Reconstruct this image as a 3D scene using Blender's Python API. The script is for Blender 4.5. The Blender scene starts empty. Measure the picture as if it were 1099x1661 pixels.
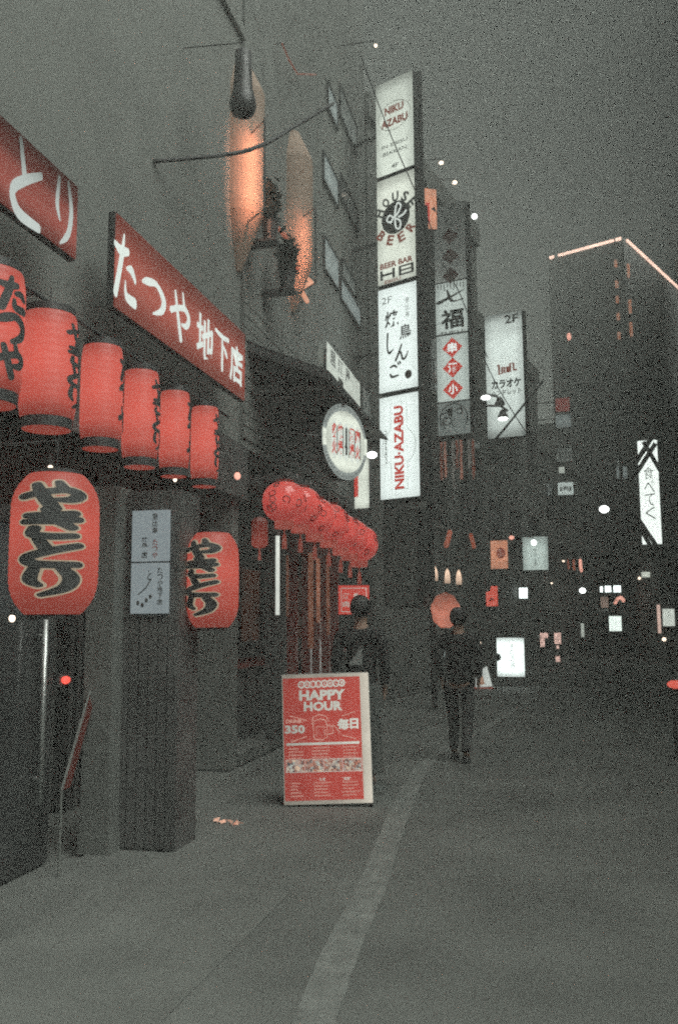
import bpy, math, random
from math import radians as R, sin, cos, pi
from mathutils import Vector, Matrix

random.seed(7)
S = bpy.context.scene
COL = S.collection

# ------------------------------------------------------------------ camera
cam = bpy.data.cameras.new('camera')
cam.sensor_fit = 'VERTICAL'; cam.sensor_height = 36.0
FPX = 1430.0
cam.lens = FPX / 1661.0 * 36.0
cam.clip_start = 0.05; cam.clip_end = 600
camo = bpy.data.objects.new('camera', cam); COL.objects.link(camo)
EYE = Vector((0, 0, 1.5))
CM = Matrix.Rotation(R(12.95), 4, 'Z') @ Matrix.Rotation(R(90 + 7.0), 4, 'X') @ Matrix.Rotation(R(-0.38), 4, 'Z')
camo.matrix_world = Matrix.Translation(EYE) @ CM
S.camera = camo

# ------------------------------------------------------------------ night sky glow, one soft dim "sun" (city glow through cloud)
SUN_EL, SUN_AZ = 48.0, 108.0          # degrees above the horizon, degrees right of the street axis
W = bpy.data.worlds.new('World'); S.world = W; W.use_nodes = True
nt = W.node_tree; nt.nodes.clear()
wo = nt.nodes.new('ShaderNodeOutputWorld')
bg = nt.nodes.new('ShaderNodeBackground'); bg2 = nt.nodes.new('ShaderNodeBackground'); ad = nt.nodes.new('ShaderNodeAddShader')
sky = nt.nodes.new('ShaderNodeTexSky'); sky.sky_type = 'NISHITA'; sky.sun_disc = False
sky.sun_elevation = R(SUN_EL); sky.sun_rotation = R(SUN_AZ)
bg2.inputs[1].default_value = 0.0006
nt.links.new(sky.outputs[0], bg2.inputs[0])
tc = nt.nodes.new('ShaderNodeTexCoord'); sp = nt.nodes.new('ShaderNodeSeparateXYZ')
cr = nt.nodes.new('ShaderNodeValToRGB'); cr.color_ramp.interpolation = 'EASE'
nt.links.new(tc.outputs['Generated'], sp.inputs[0]); nt.links.new(sp.outputs[2], cr.inputs[0])
el = cr.color_ramp.elements
el[0].position = 0.0; el[0].color = (0.010, 0.011, 0.010, 1)
el[1].position = 1.0; el[1].color = (0.200, 0.218, 0.200, 1)
for p, c in ((0.25, (0.014, 0.016, 0.014, 1)), (0.45, (0.010, 0.011, 0.010, 1)), (0.62, (0.024, 0.027, 0.024, 1))):
    e = el.new(p); e.color = c
nt.links.new(cr.outputs[0], bg.inputs[0]); bg.inputs[1].default_value = 1.0
nt.links.new(bg.outputs[0], ad.inputs[0]); nt.links.new(bg2.outputs[0], ad.inputs[1]); nt.links.new(ad.outputs[0], wo.inputs[0])

sd = bpy.data.lights.new('sun', 'SUN'); sd.energy = 4.2; sd.angle = R(60); sd.color = (0.95, 1.0, 0.93)
so = bpy.data.objects.new('sun', sd); COL.objects.link(so)
az = R(SUN_AZ); elv = R(SUN_EL)
sdir = Vector((sin(az) * cos(elv), cos(az) * cos(elv), sin(elv)))
so.rotation_euler = sdir.to_track_quat('Z', 'Y').to_euler(); so.location = (12, -6, 20)

S.view_settings.view_transform = 'Standard'; S.view_settings.look = 'None'
S.view_settings.exposure = 0.52; S.view_settings.gamma = 1.0; S.view_settings.use_curve_mapping = False
S.cycles.use_denoising = False
S.cycles.filter_width = 2.1
S.cycles.use_adaptive_sampling = True; S.cycles.adaptive_threshold = 0.055; S.cycles.adaptive_min_samples = 12
S.cycles.max_bounces = 5; S.cycles.volume_bounces = 0
HAZE_DENSITY = 0.0165


def ray(px, py):
    return (CM.to_3x3() @ Vector(((px - 549.5) / FPX, -(py - 830.5) / FPX, -1))).normalized()


def at(px, py, d=None, X=None, Y=None, Z=None):
    """where the sight line of a photograph point meets a depth or a plane of the street"""
    r = ray(px, py)
    if X is not None: t = (X - EYE.x) / r.x
    elif Y is not None: t = (Y - EYE.y) / r.y
    elif Z is not None: t = (Z - EYE.z) / r.z
    else: t = d / r.dot(ray(549.5, 830.5))
    return EYE + r * t


# ------------------------------------------------------------------ materials
def _base(name):
    m = bpy.data.materials.new(name); m.use_nodes = True
    n = m.node_tree; b = n.nodes['Principled BSDF']
    return m, n, b


def mat(name, c, rough=.75, metal=0., var=.25, scale=6., bump=.15, fine=60., coat=0.):
    if max(c) < .1: c = tuple(x * .6 + .045 for x in c)
    m, n, b = _base(name)
    t = n.nodes.new('ShaderNodeTexCoord')
    a = n.nodes.new('ShaderNodeTexNoise'); a.inputs['Scale'].default_value = scale; a.inputs['Detail'].default_value = 6
    f = n.nodes.new('ShaderNodeTexNoise'); f.inputs['Scale'].default_value = fine; f.inputs['Detail'].default_value = 4
    n.links.new(t.outputs['Object'], a.inputs[0]); n.links.new(t.outputs['Object'], f.inputs[0])
    r = n.nodes.new('ShaderNodeValToRGB'); r.color_ramp.elements[0].position = .3; r.color_ramp.elements[1].position = .7
    r.color_ramp.elements[0].color = tuple(x * (1 - var) for x in c) + (1,)
    r.color_ramp.elements[1].color = tuple(min(1, x * (1 + var)) for x in c) + (1,)
    mx = n.nodes.new('ShaderNodeMix'); mx.data_type = 'FLOAT'; mx.inputs[0].default_value = .35
    n.links.new(a.outputs[0], mx.inputs[2]); n.links.new(f.outputs[0], mx.inputs[3])
    n.links.new(mx.outputs[0], r.inputs[0]); n.links.new(r.outputs[0], b.inputs['Base Color'])
    b.inputs['Roughness'].default_value = rough; b.inputs['Metallic'].default_value = metal
    if coat: b.inputs['Coat Weight'].default_value = coat
    if bump:
        bp = n.nodes.new('ShaderNodeBump'); bp.inputs['Strength'].default_value = bump; bp.inputs['Distance'].default_value = .01
        n.links.new(f.outputs[0], bp.inputs['Height']); n.links.new(bp.outputs[0], b.inputs['Normal'])
    return m


def lit(name, c, s=1., prof=None, axis=2, var=.08, scale=5., base=.15, rough=.5, edge=0.):
    """something that gives off light; prof = brightness along an axis of the thing (where its tubes or bulb sit)"""
    m, n, b = _base(name); s *= .76
    t = n.nodes.new('ShaderNodeTexCoord')
    a = n.nodes.new('ShaderNodeTexNoise'); a.inputs['Scale'].default_value = scale; a.inputs['Detail'].default_value = 3
    n.links.new(t.outputs['Object'], a.inputs[0])
    k = n.nodes.new('ShaderNodeMapRange'); k.inputs[1].default_value = .3; k.inputs[2].default_value = .7
    k.inputs[3].default_value = s * (1 - var); k.inputs[4].default_value = s * (1 + var)
    n.links.new(a.outputs[0], k.inputs[0]); out = k.outputs[0]
    if prof or edge:
        q = n.nodes.new('ShaderNodeSeparateXYZ'); n.links.new(t.outputs['Generated'], q.inputs[0])
    if prof:
        r = n.nodes.new('ShaderNodeValToRGB'); r.color_ramp.interpolation = 'EASE'
        e = r.color_ramp.elements
        e[0].position = prof[0][0]; e[0].color = (prof[0][1],) * 3 + (1,)
        e[1].position = prof[-1][0]; e[1].color = (prof[-1][1],) * 3 + (1,)
        for p, v in prof[1:-1]: e.new(p).color = (v, v, v, 1)
        n.links.new(q.outputs[axis], r.inputs[0])
        mu = n.nodes.new('ShaderNodeMath'); mu.operation = 'MULTIPLY'
        n.links.new(out, mu.inputs[0]); n.links.new(r.outputs[0], mu.inputs[1]); out = mu.outputs[0]
    if edge:
        r = n.nodes.new('ShaderNodeValToRGB'); r.color_ramp.interpolation = 'EASE'
        e = r.color_ramp.elements
        e[0].position = 0; e[0].color = (1 - edge,) * 3 + (1,); e[1].position = 1; e[1].color = (1 - edge,) * 3 + (1,)
        e.new(.25).color = (1, 1, 1, 1); e.new(.75).color = (1, 1, 1, 1)
        n.links.new(q.outputs[0], r.inputs[0])
        mu = n.nodes.new('ShaderNodeMath'); mu.operation = 'MULTIPLY'
        n.links.new(out, mu.inputs[0]); n.links.new(r.outputs[0], mu.inputs[1]); out = mu.outputs[0]
    b.inputs['Base Color'].default_value = tuple(x * base for x in c) + (1,)
    b.inputs['Emission Color'].default_value = tuple(c) + (1,)
    b.inputs['Roughness'].default_value = rough
    n.links.new(out, b.inputs['Emission Strength'])
    return m


ASPH = mat('asphalt', (.143, .149, .139), .85, var=.36, scale=1.1, bump=.5, fine=90)
M = dict(
    asphalt=ASPH,
    patch=mat('asphalt patch', (.152, .158, .147), .85, var=.2, scale=2, bump=.4, fine=110),
    paint=mat('worn road paint', (.20, .209, .196), .8, var=.35, scale=9, bump=.3, fine=80),
    plaster=mat('grey plaster', (.175, .183, .170), .85, var=.15, scale=1.5, bump=.3),
    dark=mat('dark painted wall', (.17, .178, .166), .7, var=.3, scale=2.5, bump=.3),
    wood=mat('dark stained timber', (.07, .071, .066), .6, var=.4, scale=4, bump=.35, fine=35),
    pillar=mat('pale pillar render', (.135, .141, .132), .8, var=.15, scale=4),
    concrete=mat('far concrete', (.15, .157, .146), .85, var=.25, scale=.8, bump=.3),
    black=mat('black lacquer', (.018, .018, .018), .45, var=.3, scale=8, bump=.05),
    frame=mat('dark sign frame', (.03, .032, .03), .5, metal=.3, var=.3, bump=.05),
    steel=mat('brushed steel', (.55, .57, .56), .35, metal=.85, var=.15, scale=20),
    ink=mat('black ink', (.012, .013, .013), .7, var=.3, bump=0),
    glass=mat('dark window glass', (.02, .024, .023), .12, var=.2, scale=2, bump=0),
    cable=mat('rubber cable', (.012, .012, .012), .7, var=.2, bump=0),
    column=mat('brown column render', (.30, .22, .17), .8, var=.2, scale=3, bump=.4, fine=40),
    grey=mat('grey steel sheet', (.30, .32, .31), .5, metal=.2, var=.15),
    skin=mat('skin', (.35, .22, .16), .6, var=.1, bump=.05),
    hair=mat('black hair', (-.03, -.031, -.032), .5, var=.4, scale=30, bump=.5, fine=200),
    cloth=mat('black jacket cloth', (-.026, -.025, -.026), .9, var=.3, scale=10, bump=.4, fine=150),
    trous=mat('dark trousers', (.055, .057, .054), .9, var=.3, scale=10, bump=.4, fine=150),
    redrim=mat('red lacquered post', (.22, .045, .035), .4, var=.3, scale=5, bump=.1, coat=.4),
    shade=mat('black enamel', (.02, .02, .02), .35, var=.2, bump=0),
    white=mat('white lacquer', (.6, .62, .6), .5, var=.1, bump=0),
)
WHITE = (.80, .90, .86)
L = dict(
    panel=lit('lit white acrylic', WHITE, 1.15, prof=((0, .85), (.1, 1), (.9, 1), (1, .85)), edge=.15, var=.03),
    panel_warm=lit('lit cream acrylic', (.80, .86, .74), .98, prof=((0, .7), (.12, 1), (.5, .85), (.86, 1), (1, .55)), edge=.25, var=.05),
    panel_top=lit('lit cream acrylic weak at its top', (.78, .86, .75), .95, prof=((0, 1), (.55, .9), (.85, .75), (1, .35)), edge=.3, var=.06),
    redsign=lit('red lit acrylic', (.50, .125, .09), .66, prof=((0, .4), (.45, 1), (1, .3)), var=.1, scale=2),
    letter=lit('white lit letters', (.82, .90, .84), .80, var=.05),
    letter_dim=lit('white lit letters fading', (.80, .88, .84), .55, prof=((0, 1), (.45, .9), (1, .12)), var=.05),
    lantern=lit('red lantern paper', (.66, .115, .085), .84, prof=((0, .35), (.22, .8), (.5, 1), (.8, .95), (1, .6)), var=.06, scale=4),
    lantern_b=lit('big red lantern paper', (.64, .11, .08), .70, prof=((0, .45), (.3, .75), (.6, 1), (1, .7)), var=.08, scale=4),
    lantern_c=lit('glossy red lantern skin', (.66, .09, .075), .62, prof=((0, .6), (.5, 1), (1, .75)), var=.18, scale=7, rough=.15, base=.6),
    cream=lit('cream outline ink', (.75, .60, .42), .42, var=.1),
    redink=lit('red translucent ink', (.72, .07, .05), .66, var=.05),
    orange=lit('orange lit acrylic', (.80, .34, .20), .8, prof=((0, .8), (.5, 1), (1, .9)), var=.25, scale=9),
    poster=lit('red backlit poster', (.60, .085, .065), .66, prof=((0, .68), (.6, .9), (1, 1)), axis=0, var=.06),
    posterpale=lit('cream backlit poster edge', (.78, .72, .60), .55, prof=((0, .45), (.5, .6), (.85, .9), (1, 1.3)), axis=0, var=.1),  # backlit border; tube light striking its right edge is painted in
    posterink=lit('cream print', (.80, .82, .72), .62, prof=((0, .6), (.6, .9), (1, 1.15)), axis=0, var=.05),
    linework=lit('thin cream print', (.78, .45, .36), .6, var=.05),
    bulb=lit('white lamp', (.95, 1, .97), 6., var=.02),
    bulb_small=lit('small warm lamp', (1., .80, .62), 2.6, var=.02),
    tube=lit('white fluorescent tube', (.85, .9, .82), .75, var=.05),
    pinktube=lit('pink neon tube', (.9, .42, .32), 1.3, var=.05),
    redled=lit('red led', (.95, .10, .07), 1.3, var=.05),
    redneon=lit('red neon tube', (.85, .22, .12), .28, var=.1),
    zig=lit('orange neon tube', (.90, .42, .26), .75, var=.1),
    pale=lit('pale lit window', (.42, .50, .48), .42, prof=((0, .7), (.5, 1), (1, .8)), var=.25, scale=6),
    pale2=lit('brighter pale lit window', (.62, .68, .60), .8, var=.2, scale=9),
    dim=lit('dim plastic panel', (.30, .34, .31), .30, prof=((0, 1), (1, .7)), var=.2, scale=6),
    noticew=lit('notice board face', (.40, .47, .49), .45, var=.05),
    hot=lit('bright white box light', (.88, 1, .97), 3.2, var=.03),
)


# ------------------------------------------------------------------ geometry builder
class G:
    def __init__(s): s.V = []; s.F = []

    def add(s, v, f):
        n = len(s.V); s.V += [tuple(p) for p in v]; s.F += [tuple(i + n for i in q) for q in f]; return s

    def box(s, x0, x1, y0, y1, z0, z1):
        v = [(x, y, z) for x in (x0, x1) for y in (y0, y1) for z in (z0, z1)]
        return s.add(v, [(0, 1, 3, 2), (4, 6, 7, 5), (0, 4, 5, 1), (2, 3, 7, 6), (0, 2, 6, 4), (1, 5, 7, 3)])

    def lathe(s, prof, n=24, c=(0, 0, 0)):
        v = []
        for r, z in prof:
            for i in range(n):
                a = 2 * pi * i / n; v.append((c[0] + r * cos(a), c[1] + r * sin(a), c[2] + z))
        f = []
        for k in range(len(prof) - 1):
            for i in range(n):
                j = (i + 1) % n
                f.append((k * n + i, k * n + j, (k + 1) * n + j, (k + 1) * n + i))
        f.append(tuple(range(n - 1, -1, -1))); m = (len(prof) - 1) * n; f.append(tuple(range(m, m + n)))
        return s.add(v, f)

    def tube(s, pts, r, n=8):
        pts = [Vector(p) for p in pts]; v = []; f = []
        for i, p in enumerate(pts):
            t = (pts[min(i + 1, len(pts) - 1)] - pts[max(i - 1, 0)]).normalized()
            u = t.cross(Vector((0, 0, 1)))
            if u.length < .01: u = t.cross(Vector((0, 1, 0)))
            u.normalize(); w = t.cross(u)
            rr = r[i] if isinstance(r, (list, tuple)) else r
            for k in range(n):
                a = 2 * pi * k / n; v.append(p + (u * cos(a) + w * sin(a)) * rr)
        for i in range(len(pts) - 1):
            for k in range(n):
                j = (k + 1) % n; f.append((i * n + k, i * n + j, (i + 1) * n + j, (i + 1) * n + k))
        f.append(tuple(range(n - 1, -1, -1))); m = (len(pts) - 1) * n; f.append(tuple(range(m, m + n)))
        return s.add(v, f)

    def ball(s, c, rx, ry, rz, n=16, k=10):
        prof = [(max(1e-4, sin(pi * i / k)), -cos(pi * i / k)) for i in range(k + 1)]
        g = G(); g.lathe(prof, n)
        return s.add([(c[0] + p[0] * rx, c[1] + p[1] * ry, c[2] + p[2] * rz) for p in g.V], g.F)

    def prism(s, poly, y0, y1):
        """x,z outline extruded along y"""
        n = len(poly); v = [(p[0], y0, p[1]) for p in poly] + [(p[0], y1, p[1]) for p in poly]
        f = [tuple(range(n)), tuple(range(2 * n - 1, n - 1, -1))]
        f += [(i, i + n, (i + 1) % n + n, (i + 1) % n) for i in range(n)]
        return s.add(v, f)

    def map(s, fn): s.V = [tuple(fn(Vector(p))) for p in s.V]; return s

    def build(s, name, m, parent=None, smooth=False, label=None, kind=None):
        me = bpy.data.meshes.new(name); me.from_pydata(s.V, [], s.F); me.update()
        if m is not None: me.materials.append(m)
        if smooth:
            for p in me.polygons: p.use_smooth = True
        o = bpy.data.objects.new(name, me); COL.objects.link(o)
        if parent is not None: o.parent = parent
        if name in ('print', 'small_print', 'rim_print', 'tread_bar', 'outline_print', 'headline_print', 'picture_frame_print'): o['kind'] = 'stuff'
        if label: o['label'] = label
        if kind: o['kind'] = kind
        return o


def thing(name, label, cat, loc=(0, 0, 0), rz=0., group=None, rx=0., ry=0.):
    o = bpy.data.objects.new(name, None); COL.objects.link(o); o.empty_display_size = .2
    o.location = loc; o.rotation_euler = (rx, ry, rz)
    o['label'] = label; o['category'] = cat
    if group: o['group'] = group
    return o


def tag(o, label, cat, group=None):
    o['label'] = label; o['category'] = cat
    if group: o['group'] = group
    return o


def copy_tree(o, parent=None):
    c = o.copy(); COL.objects.link(c); c.parent = parent
    for ch in o.children: copy_tree(ch, c)
    return c


# ------------------------------------------------------------------ lettering
BRUSH = {
    'た': [[(.06, .76, .05), (.3, .72, .085), (.6, .79, .06)], [(.42, 1, .03), (.33, .62, .08), (.12, .02, .085)],
          [(.56, .52, .03), (.76, .54, .075), (.92, .42, .05)], [(.5, .3, .02), (.56, .08, .07), (.92, .06, .09)]],
    'つ': [[(.02, .62, .04), (.22, .72, .1), (.6, .82, .08), (.92, .58, .1), (.84, .26, .085), (.48, .03, .03)]],
    'や': [[(.03, .46, .07), (.4, .62, .06), (.74, .70, .07), (.93, .55, .085), (.8, .36, .07), (.56, .32, .03)],
          [(.6, 1, .03), (.66, .78, .06)], [(.22, .9, .045), (.36, .45, .07), (.52, 0, .075)]],
    'き': [[(.12, .78, .05), (.5, .80, .07), (.84, .88, .06)], [(.08, .56, .05), (.5, .58, .07), (.9, .66, .06)],
          [(.42, 1, .05), (.56, .64, .07), (.8, .36, .06)], [(.24, .32, .06), (.22, .1, .07), (.5, .02, .07), (.84, .06, .05)]],
    'と': [[(.3, .97, .05), (.44, .56, .07)], [(.92, .74, .05), (.46, .52, .07), (.12, .28, .08), (.3, .06, .08), (.9, .05, .06)]],
    'り': [[(.24, .92, .06), (.18, .55, .08), (.32, .34, .03)], [(.66, .97, .05), (.82, .6, .09), (.72, .24, .08), (.36, 0, .02)]],
    'し': [[(.30, .97, .07), (.24, .5, .055), (.30, .12, .05), (.5, .03, .04), (.86, .16, .015)]],
    'ん': [[(.52, .98, .03), (.3, .5, .06), (.06, .04, .05)], [(.22, .38, .03), (.42, .5, .05), (.5, .3, .05), (.58, .06, .06), (.78, .1, .05), (.97, .46, .015)]],
    'ご': [[(.16, .72, .03), (.45, .8, .05), (.66, .66, .03)], [(.14, .26, .04), (.3, .06, .06), (.78, .1, .03)],
          [(.76, .96, .02), (.80, .84, .04)], [(.9, 1, .02), (.95, .88, .04)]],
    '七': [[(.02, .34, .1), (.4, .52, .07), (.97, .86, .02)], [(.36, .98, .03), (.46, .5, .07), (.6, .3, .05), (.95, .36, .03)]],
    '下': [[(.04, .92, .05), (.5, .88, .07), (.94, .92, .06)], [(.5, .88, .05), (.5, .4, .07), (.5, .02, .07)], [(.54, .66, .03), (.72, .54, .07), (.84, .44, .05)]],
}


def _cr(p, k=6):
    out = []
    for i in range(len(p) - 1):
        a = p[max(i - 1, 0)]; b = p[i]; c = p[i + 1]; d = p[min(i + 2, len(p) - 1)]
        for j in range(k):
            t = j / k
            out.append([.5 * (2 * b[q] + (c[q] - a[q]) * t + (2 * a[q] - 5 * b[q] + 4 * c[q] - d[q]) * t * t + (3 * b[q] - a[q] - 3 * c[q] + d[q]) * t ** 3) for q in range(3)])
    out.append(list(p[-1])); return out


_cache = {}


def glyph(s, bold=0.02, brush=True, fat=0.):
    """(verts (x,y,layer) in a 0..1 box, faces, aspect)"""
    key = (s, bold, brush, fat)
    if key in _cache: return _cache[key]
    V = []; F = []
    if brush and s in BRUSH:
        for li, st in enumerate(BRUSH[s]):
            pts = _cr(st); n0 = len(V)
            P = [Vector((a, b)) for a, b, _ in pts]; r = [max(.012, c + fat) for _, _, c in pts]
            rows = []
            def row(c, t, w):
                u = Vector((-t.y, t.x)); rows.append((c + u * w, c - u * w))
            t0 = (P[1] - P[0]).normalized()
            for a in (70, 45, 20): row(P[0] - t0 * r[0] * sin(R(a)), t0, r[0] * cos(R(a)))
            for i in range(len(P)):
                t = (P[min(i + 1, len(P) - 1)] - P[max(i - 1, 0)]).normalized(); row(P[i], t, r[i])
            t1 = (P[-1] - P[-2]).normalized()
            for a in (20, 45, 70): row(P[-1] + t1 * r[-1] * sin(R(a)), t1, r[-1] * cos(R(a)))
            for a, b in rows: V.append((a.x, a.y, li)); V.append((b.x, b.y, li))
            for i in range(len(rows) - 1):
                k = n0 + 2 * i; F.append((k, k + 1, k + 3, k + 2))
        res = (V, F, 1.)
    else:
        c = bpy.data.curves.new('t', 'FONT'); c.body = s; c.offset = bold; c.resolution_u = 2
        o = bpy.data.objects.new('t', c); COL.objects.link(o)
        me = bpy.data.meshes.new_from_object(o)
        xs = [v.co.x for v in me.vertices] or [0, 1]; ys = [v.co.y for v in me.vertices] or [0, 1]
        x0, x1, y0, y1 = min(xs), max(xs), min(ys), max(ys)
        sx = max(x1 - x0, 1e-3); sy = max(y1 - y0, 1e-3)
        V = [((v.co.x - x0) / sx, (v.co.y - y0) / sy, 0) for v in me.vertices]
        F = [tuple(p.vertices) for p in me.polygons]
        bpy.data.objects.remove(o); bpy.data.curves.remove(c); bpy.data.meshes.remove(me)
        res = (V, F, sx / sy)
    _cache[key] = res
    return res


def put(g, s, cx, cz, w, h, y=-.003, rot=0., skew=0., **k):
    """lay a glyph or a word of font text in the local x,z plane facing -y, fitted to w x h"""
    V, F, _ = glyph(s, **k); ca, sa = cos(rot), sin(rot); o = []
    for a, b, l in V:
        u = (a - .5) * w + (b - .5) * skew; v = (b - .5) * h
        o.append((cx + u * ca - v * sa, y - l * .0006, cz + u * sa + v * ca))
    g.add(o, [tuple(f) for f in F]); return g


def column_text(g, chars, cx, ztop, w, h, gap=.08, **k):
    n = len(chars); ch = (h - gap * h * (n - 1) / n) / n
    for i, c in enumerate(chars):
        put(g, c, cx, ztop - ch / 2 - i * (ch + gap * h / n), w, ch, **k)
    return g


def wrap_text(chars, rfun, a0, w, ztop, h, out=.004, **k):
    """brush lettering wrapped round a lantern; a0 = the angle its middle faces"""
    g = G(); column_text(g, chars, 0, ztop, w, h, gap=.03, **k)
    def f(p):
        r = rfun(p.z) + out - p.y
        a = a0 + p.x / rfun(0); return Vector((r * cos(a), r * sin(a), p.z))
    return g.map(f)


# ------------------------------------------------------------------ ground
g = G(); g.box(-70, 80, -12, 130, -.6, -.02); g.build('ground', M['concrete'], kind='structure')
RX = [(-2.95, 4.6, -12), (-2.95, 4.6, 14), (-2.6, 5.0, 17), (-.4, 7.2, 23), (3.8, 11.5, 40), (22, 30, 110)]
g = G()
for (a0, b0, y0), (a1, b1, y1) in zip(RX, RX[1:]):
    g.add([(a0, y0, 0), (b0, y0, 0), (b1, y1, 0), (a1, y1, 0)], [(0, 1, 2, 3)])
g.build('road', M['asphalt'], kind='structure')
# worn white edge line, from photograph points on the ground
for pts, hw in (([(500, 1680), (545, 1560), (590, 1465), (626, 1375), (655, 1300), (684, 1246), (730, 1210), (790, 1178), (868, 1130)], .085),):
    P = [at(a, b, Z=.004) for a, b in pts]
    if hw > .07: P.insert(0, P[0] + (P[0] - P[1]) * 3)
    P = [Vector(q) for q in _cr([tuple(p) for p in P], 4)]
    g = G(); v = []
    for i, p in enumerate(P):
        t = (P[min(i + 1, len(P) - 1)] - P[max(i - 1, 0)]).normalized(); u = Vector((t.y, -t.x, 0)) * hw
        tp = 1 - .45 * max(0, i / len(P) - .45); e1, e2 = tp * random.uniform(.93, 1.07), tp * random.uniform(.93, 1.07)
        v += [(p.x - u.x * e1, p.y - u.y * e1, .004), (p.x + u.x * e2, p.y + u.y * e2, .004)]
    g.add(v, [(2 * i, 2 * i + 1, 2 * i + 3, 2 * i + 2) for i in range(len(P) - 1)])
    g.build('road_line', M['paint'], kind='structure')
g = G(); g.add([(-2.6, 1.2, .004), (-1.5, 1.0, .004), (-1.42, 4.9, .004), (-2.5, 5.2, .004)], [(0, 1, 2, 3)])
g.build('road_patch', M['patch'], kind='structure')
g = G(); g.add([(-.4, 2.0, .004), (2.6, 1.6, .004), (2.9, 3.1, .004), (-.2, 3.4, .004)], [(0, 1, 2, 3)])
g.build('road_patch', M['patch'], kind='structure')

# ------------------------------------------------------------------ buildings
def window_on(parent, x0, x1, z0, z1, pane=None, mull=1, y=0., slim=False):
    """window in a facade: local x along the wall, wall face at local y"""
    f = G(); w = .05 if not slim else .02
    if slim: y += .012
    f.box(x0, x1, y - .03, y + .04, z0, z0 + w); f.box(x0, x1, y - .03, y + .04, z1 - w, z1)
    f.box(x0, x0 + w, y - .028, y + .04, z0 + w, z1 - w); f.box(x1 - w, x1, y - .028, y + .04, z0 + w, z1 - w)
    for i in range(mull):
        c = x0 + (x1 - x0) * (i + 1) / (mull + 1); f.box(c - .02, c + .02, y - .02, y + .04, z0 + w, z1 - w)
    o = f.build('window', M['frame'], parent)
    p = G(); p.box(x0 + w, x1 - w, y - .006, y + .03, z0 + w, z1 - w)
    p.build('pane', pane or M['glass'], o)
    if slim: return o
    s = G(); s.box(x0 - .05, x1 + .05, y - .10, y - .031, z0 - .06, z0 - .005); s.build('sill', M['concrete'], o)
    return o


def plain_building(label, loc, rz, w, d, h, wall, cols, rows, z0=3.6, dz=3.0, ww=1.2, wh=1.4, name='building', lits={}, parapet=.5):
    t = thing(name, label, 'building', loc, rz)
    g = G(); g.box(0, w, 0, d, 0, h); g.build('wall', wall, t)
    g = G(); g.box(-.08, w + .08, -.08, d + .08, h, h + parapet); g.build('parapet', M['concrete'], t)
    for r in range(rows):
        for c in range(cols):
            cx = w * (c + .5) / cols; z = z0 + r * dz
            window_on(t, cx - ww / 2, cx + ww / 2, z, z + wh, pane=lits.get((c, r)), y=-.005)
    return t


A90 = R(90)
# --- building over the grilled-chicken shop: rz=90 makes local x run down the street and local -y face it
FX = -3.15
ta = thing('building', 'grey plastered building over the shop with the row of red lanterns', 'building', (FX, -2, 0), A90)
H = 16
g = G(); g.box(0, 10.9, 0, 6, 3.35, H); g.build('wall', M['plaster'], ta)
g = G(); g.box(0, 10.9, -.10, 0, 2.78, 3.35); g.build('fascia_board', M['wood'], ta)
g = G(); g.box(0, 6.2, 0, 1.0, 0, .0 + 3.35); g.build('side_wall', M['dark'], ta)
g = G(); g.box(6.2, 10.9, .75, 1.0, 0, 3.35); g.build('back_wall', M['dark'], ta)
g = G(); g.box(10.7, 10.9, 0, .75, 0, 3.35); g.build('end_wall', M['dark'], ta)
for zz in (8.1, 11.4, 14.0):
    g = G(); g.box(0, 10.9, -.05, -.002, zz, zz + .14); g.build('ledge', M['plaster'], ta)
for zz in (8.6, 11.8):
    for c_ in range(3): window_on(ta, .9 + c_ * 3.2, 2.3 + c_ * 3.2, zz, zz + 1.2, y=-.004)
# glazed shop door with a long pull handle (left edge of the picture)
dp = at(66, 1150, X=FX + .02)
x0 = dp.y + 2 - .12
g = G(); g.box(x0 - 1.0, x0 + .22, -.04, .0, .0, .12); g.box(x0 - 1.0, x0 + .22, -.04, 0, 2.1, 2.2)
g.box(x0 - 1.0, x0 - .9, -.042, 0, .12, 2.1); g.box(x0 + .14, x0 + .22, -.042, 0, .12, 2.1)
dr = g.build('door', M['frame'], ta, label='dark framed glass door with a long steel pull handle')
g = G(); g.box(x0 - .9, x0 + .14, -.02, -.005, .12, 2.1); g.build('pane', M['glass'], dr)
zt = at(72, 1005, X=FX + .1).z; zb = at(66, 1303, X=FX + .1).z
ya = at(70, 1150, X=FX + .1).y + 2
g = G(); g.tube([(ya, -.10, zb), (ya, -.10, zt)], .019, 12)
g.tube([(ya, -.10, zb + .15), (ya, -.03, zb + .15)], .01); g.tube([(ya, -.10, zt - .1), (ya, -.03, zt - .1)], .01)
g.build('handle', M['steel'], dr, smooth=True)
# slatted timber screen in the recess, each slat its own
for i in range(16):
    g = G(); xs = 8.6 + i * .125; g.box(xs, xs + .06, .62, .74, .0, 2.75)
    g.build('slat', M['wood'], ta)
g = G(); g.box(6.25, 8.55, .70, .745, .9, 1.0); g.box(6.25, 8.55, .70, .745, 2.2, 2.3); g.build('rail', M['wood'], ta)

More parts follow.
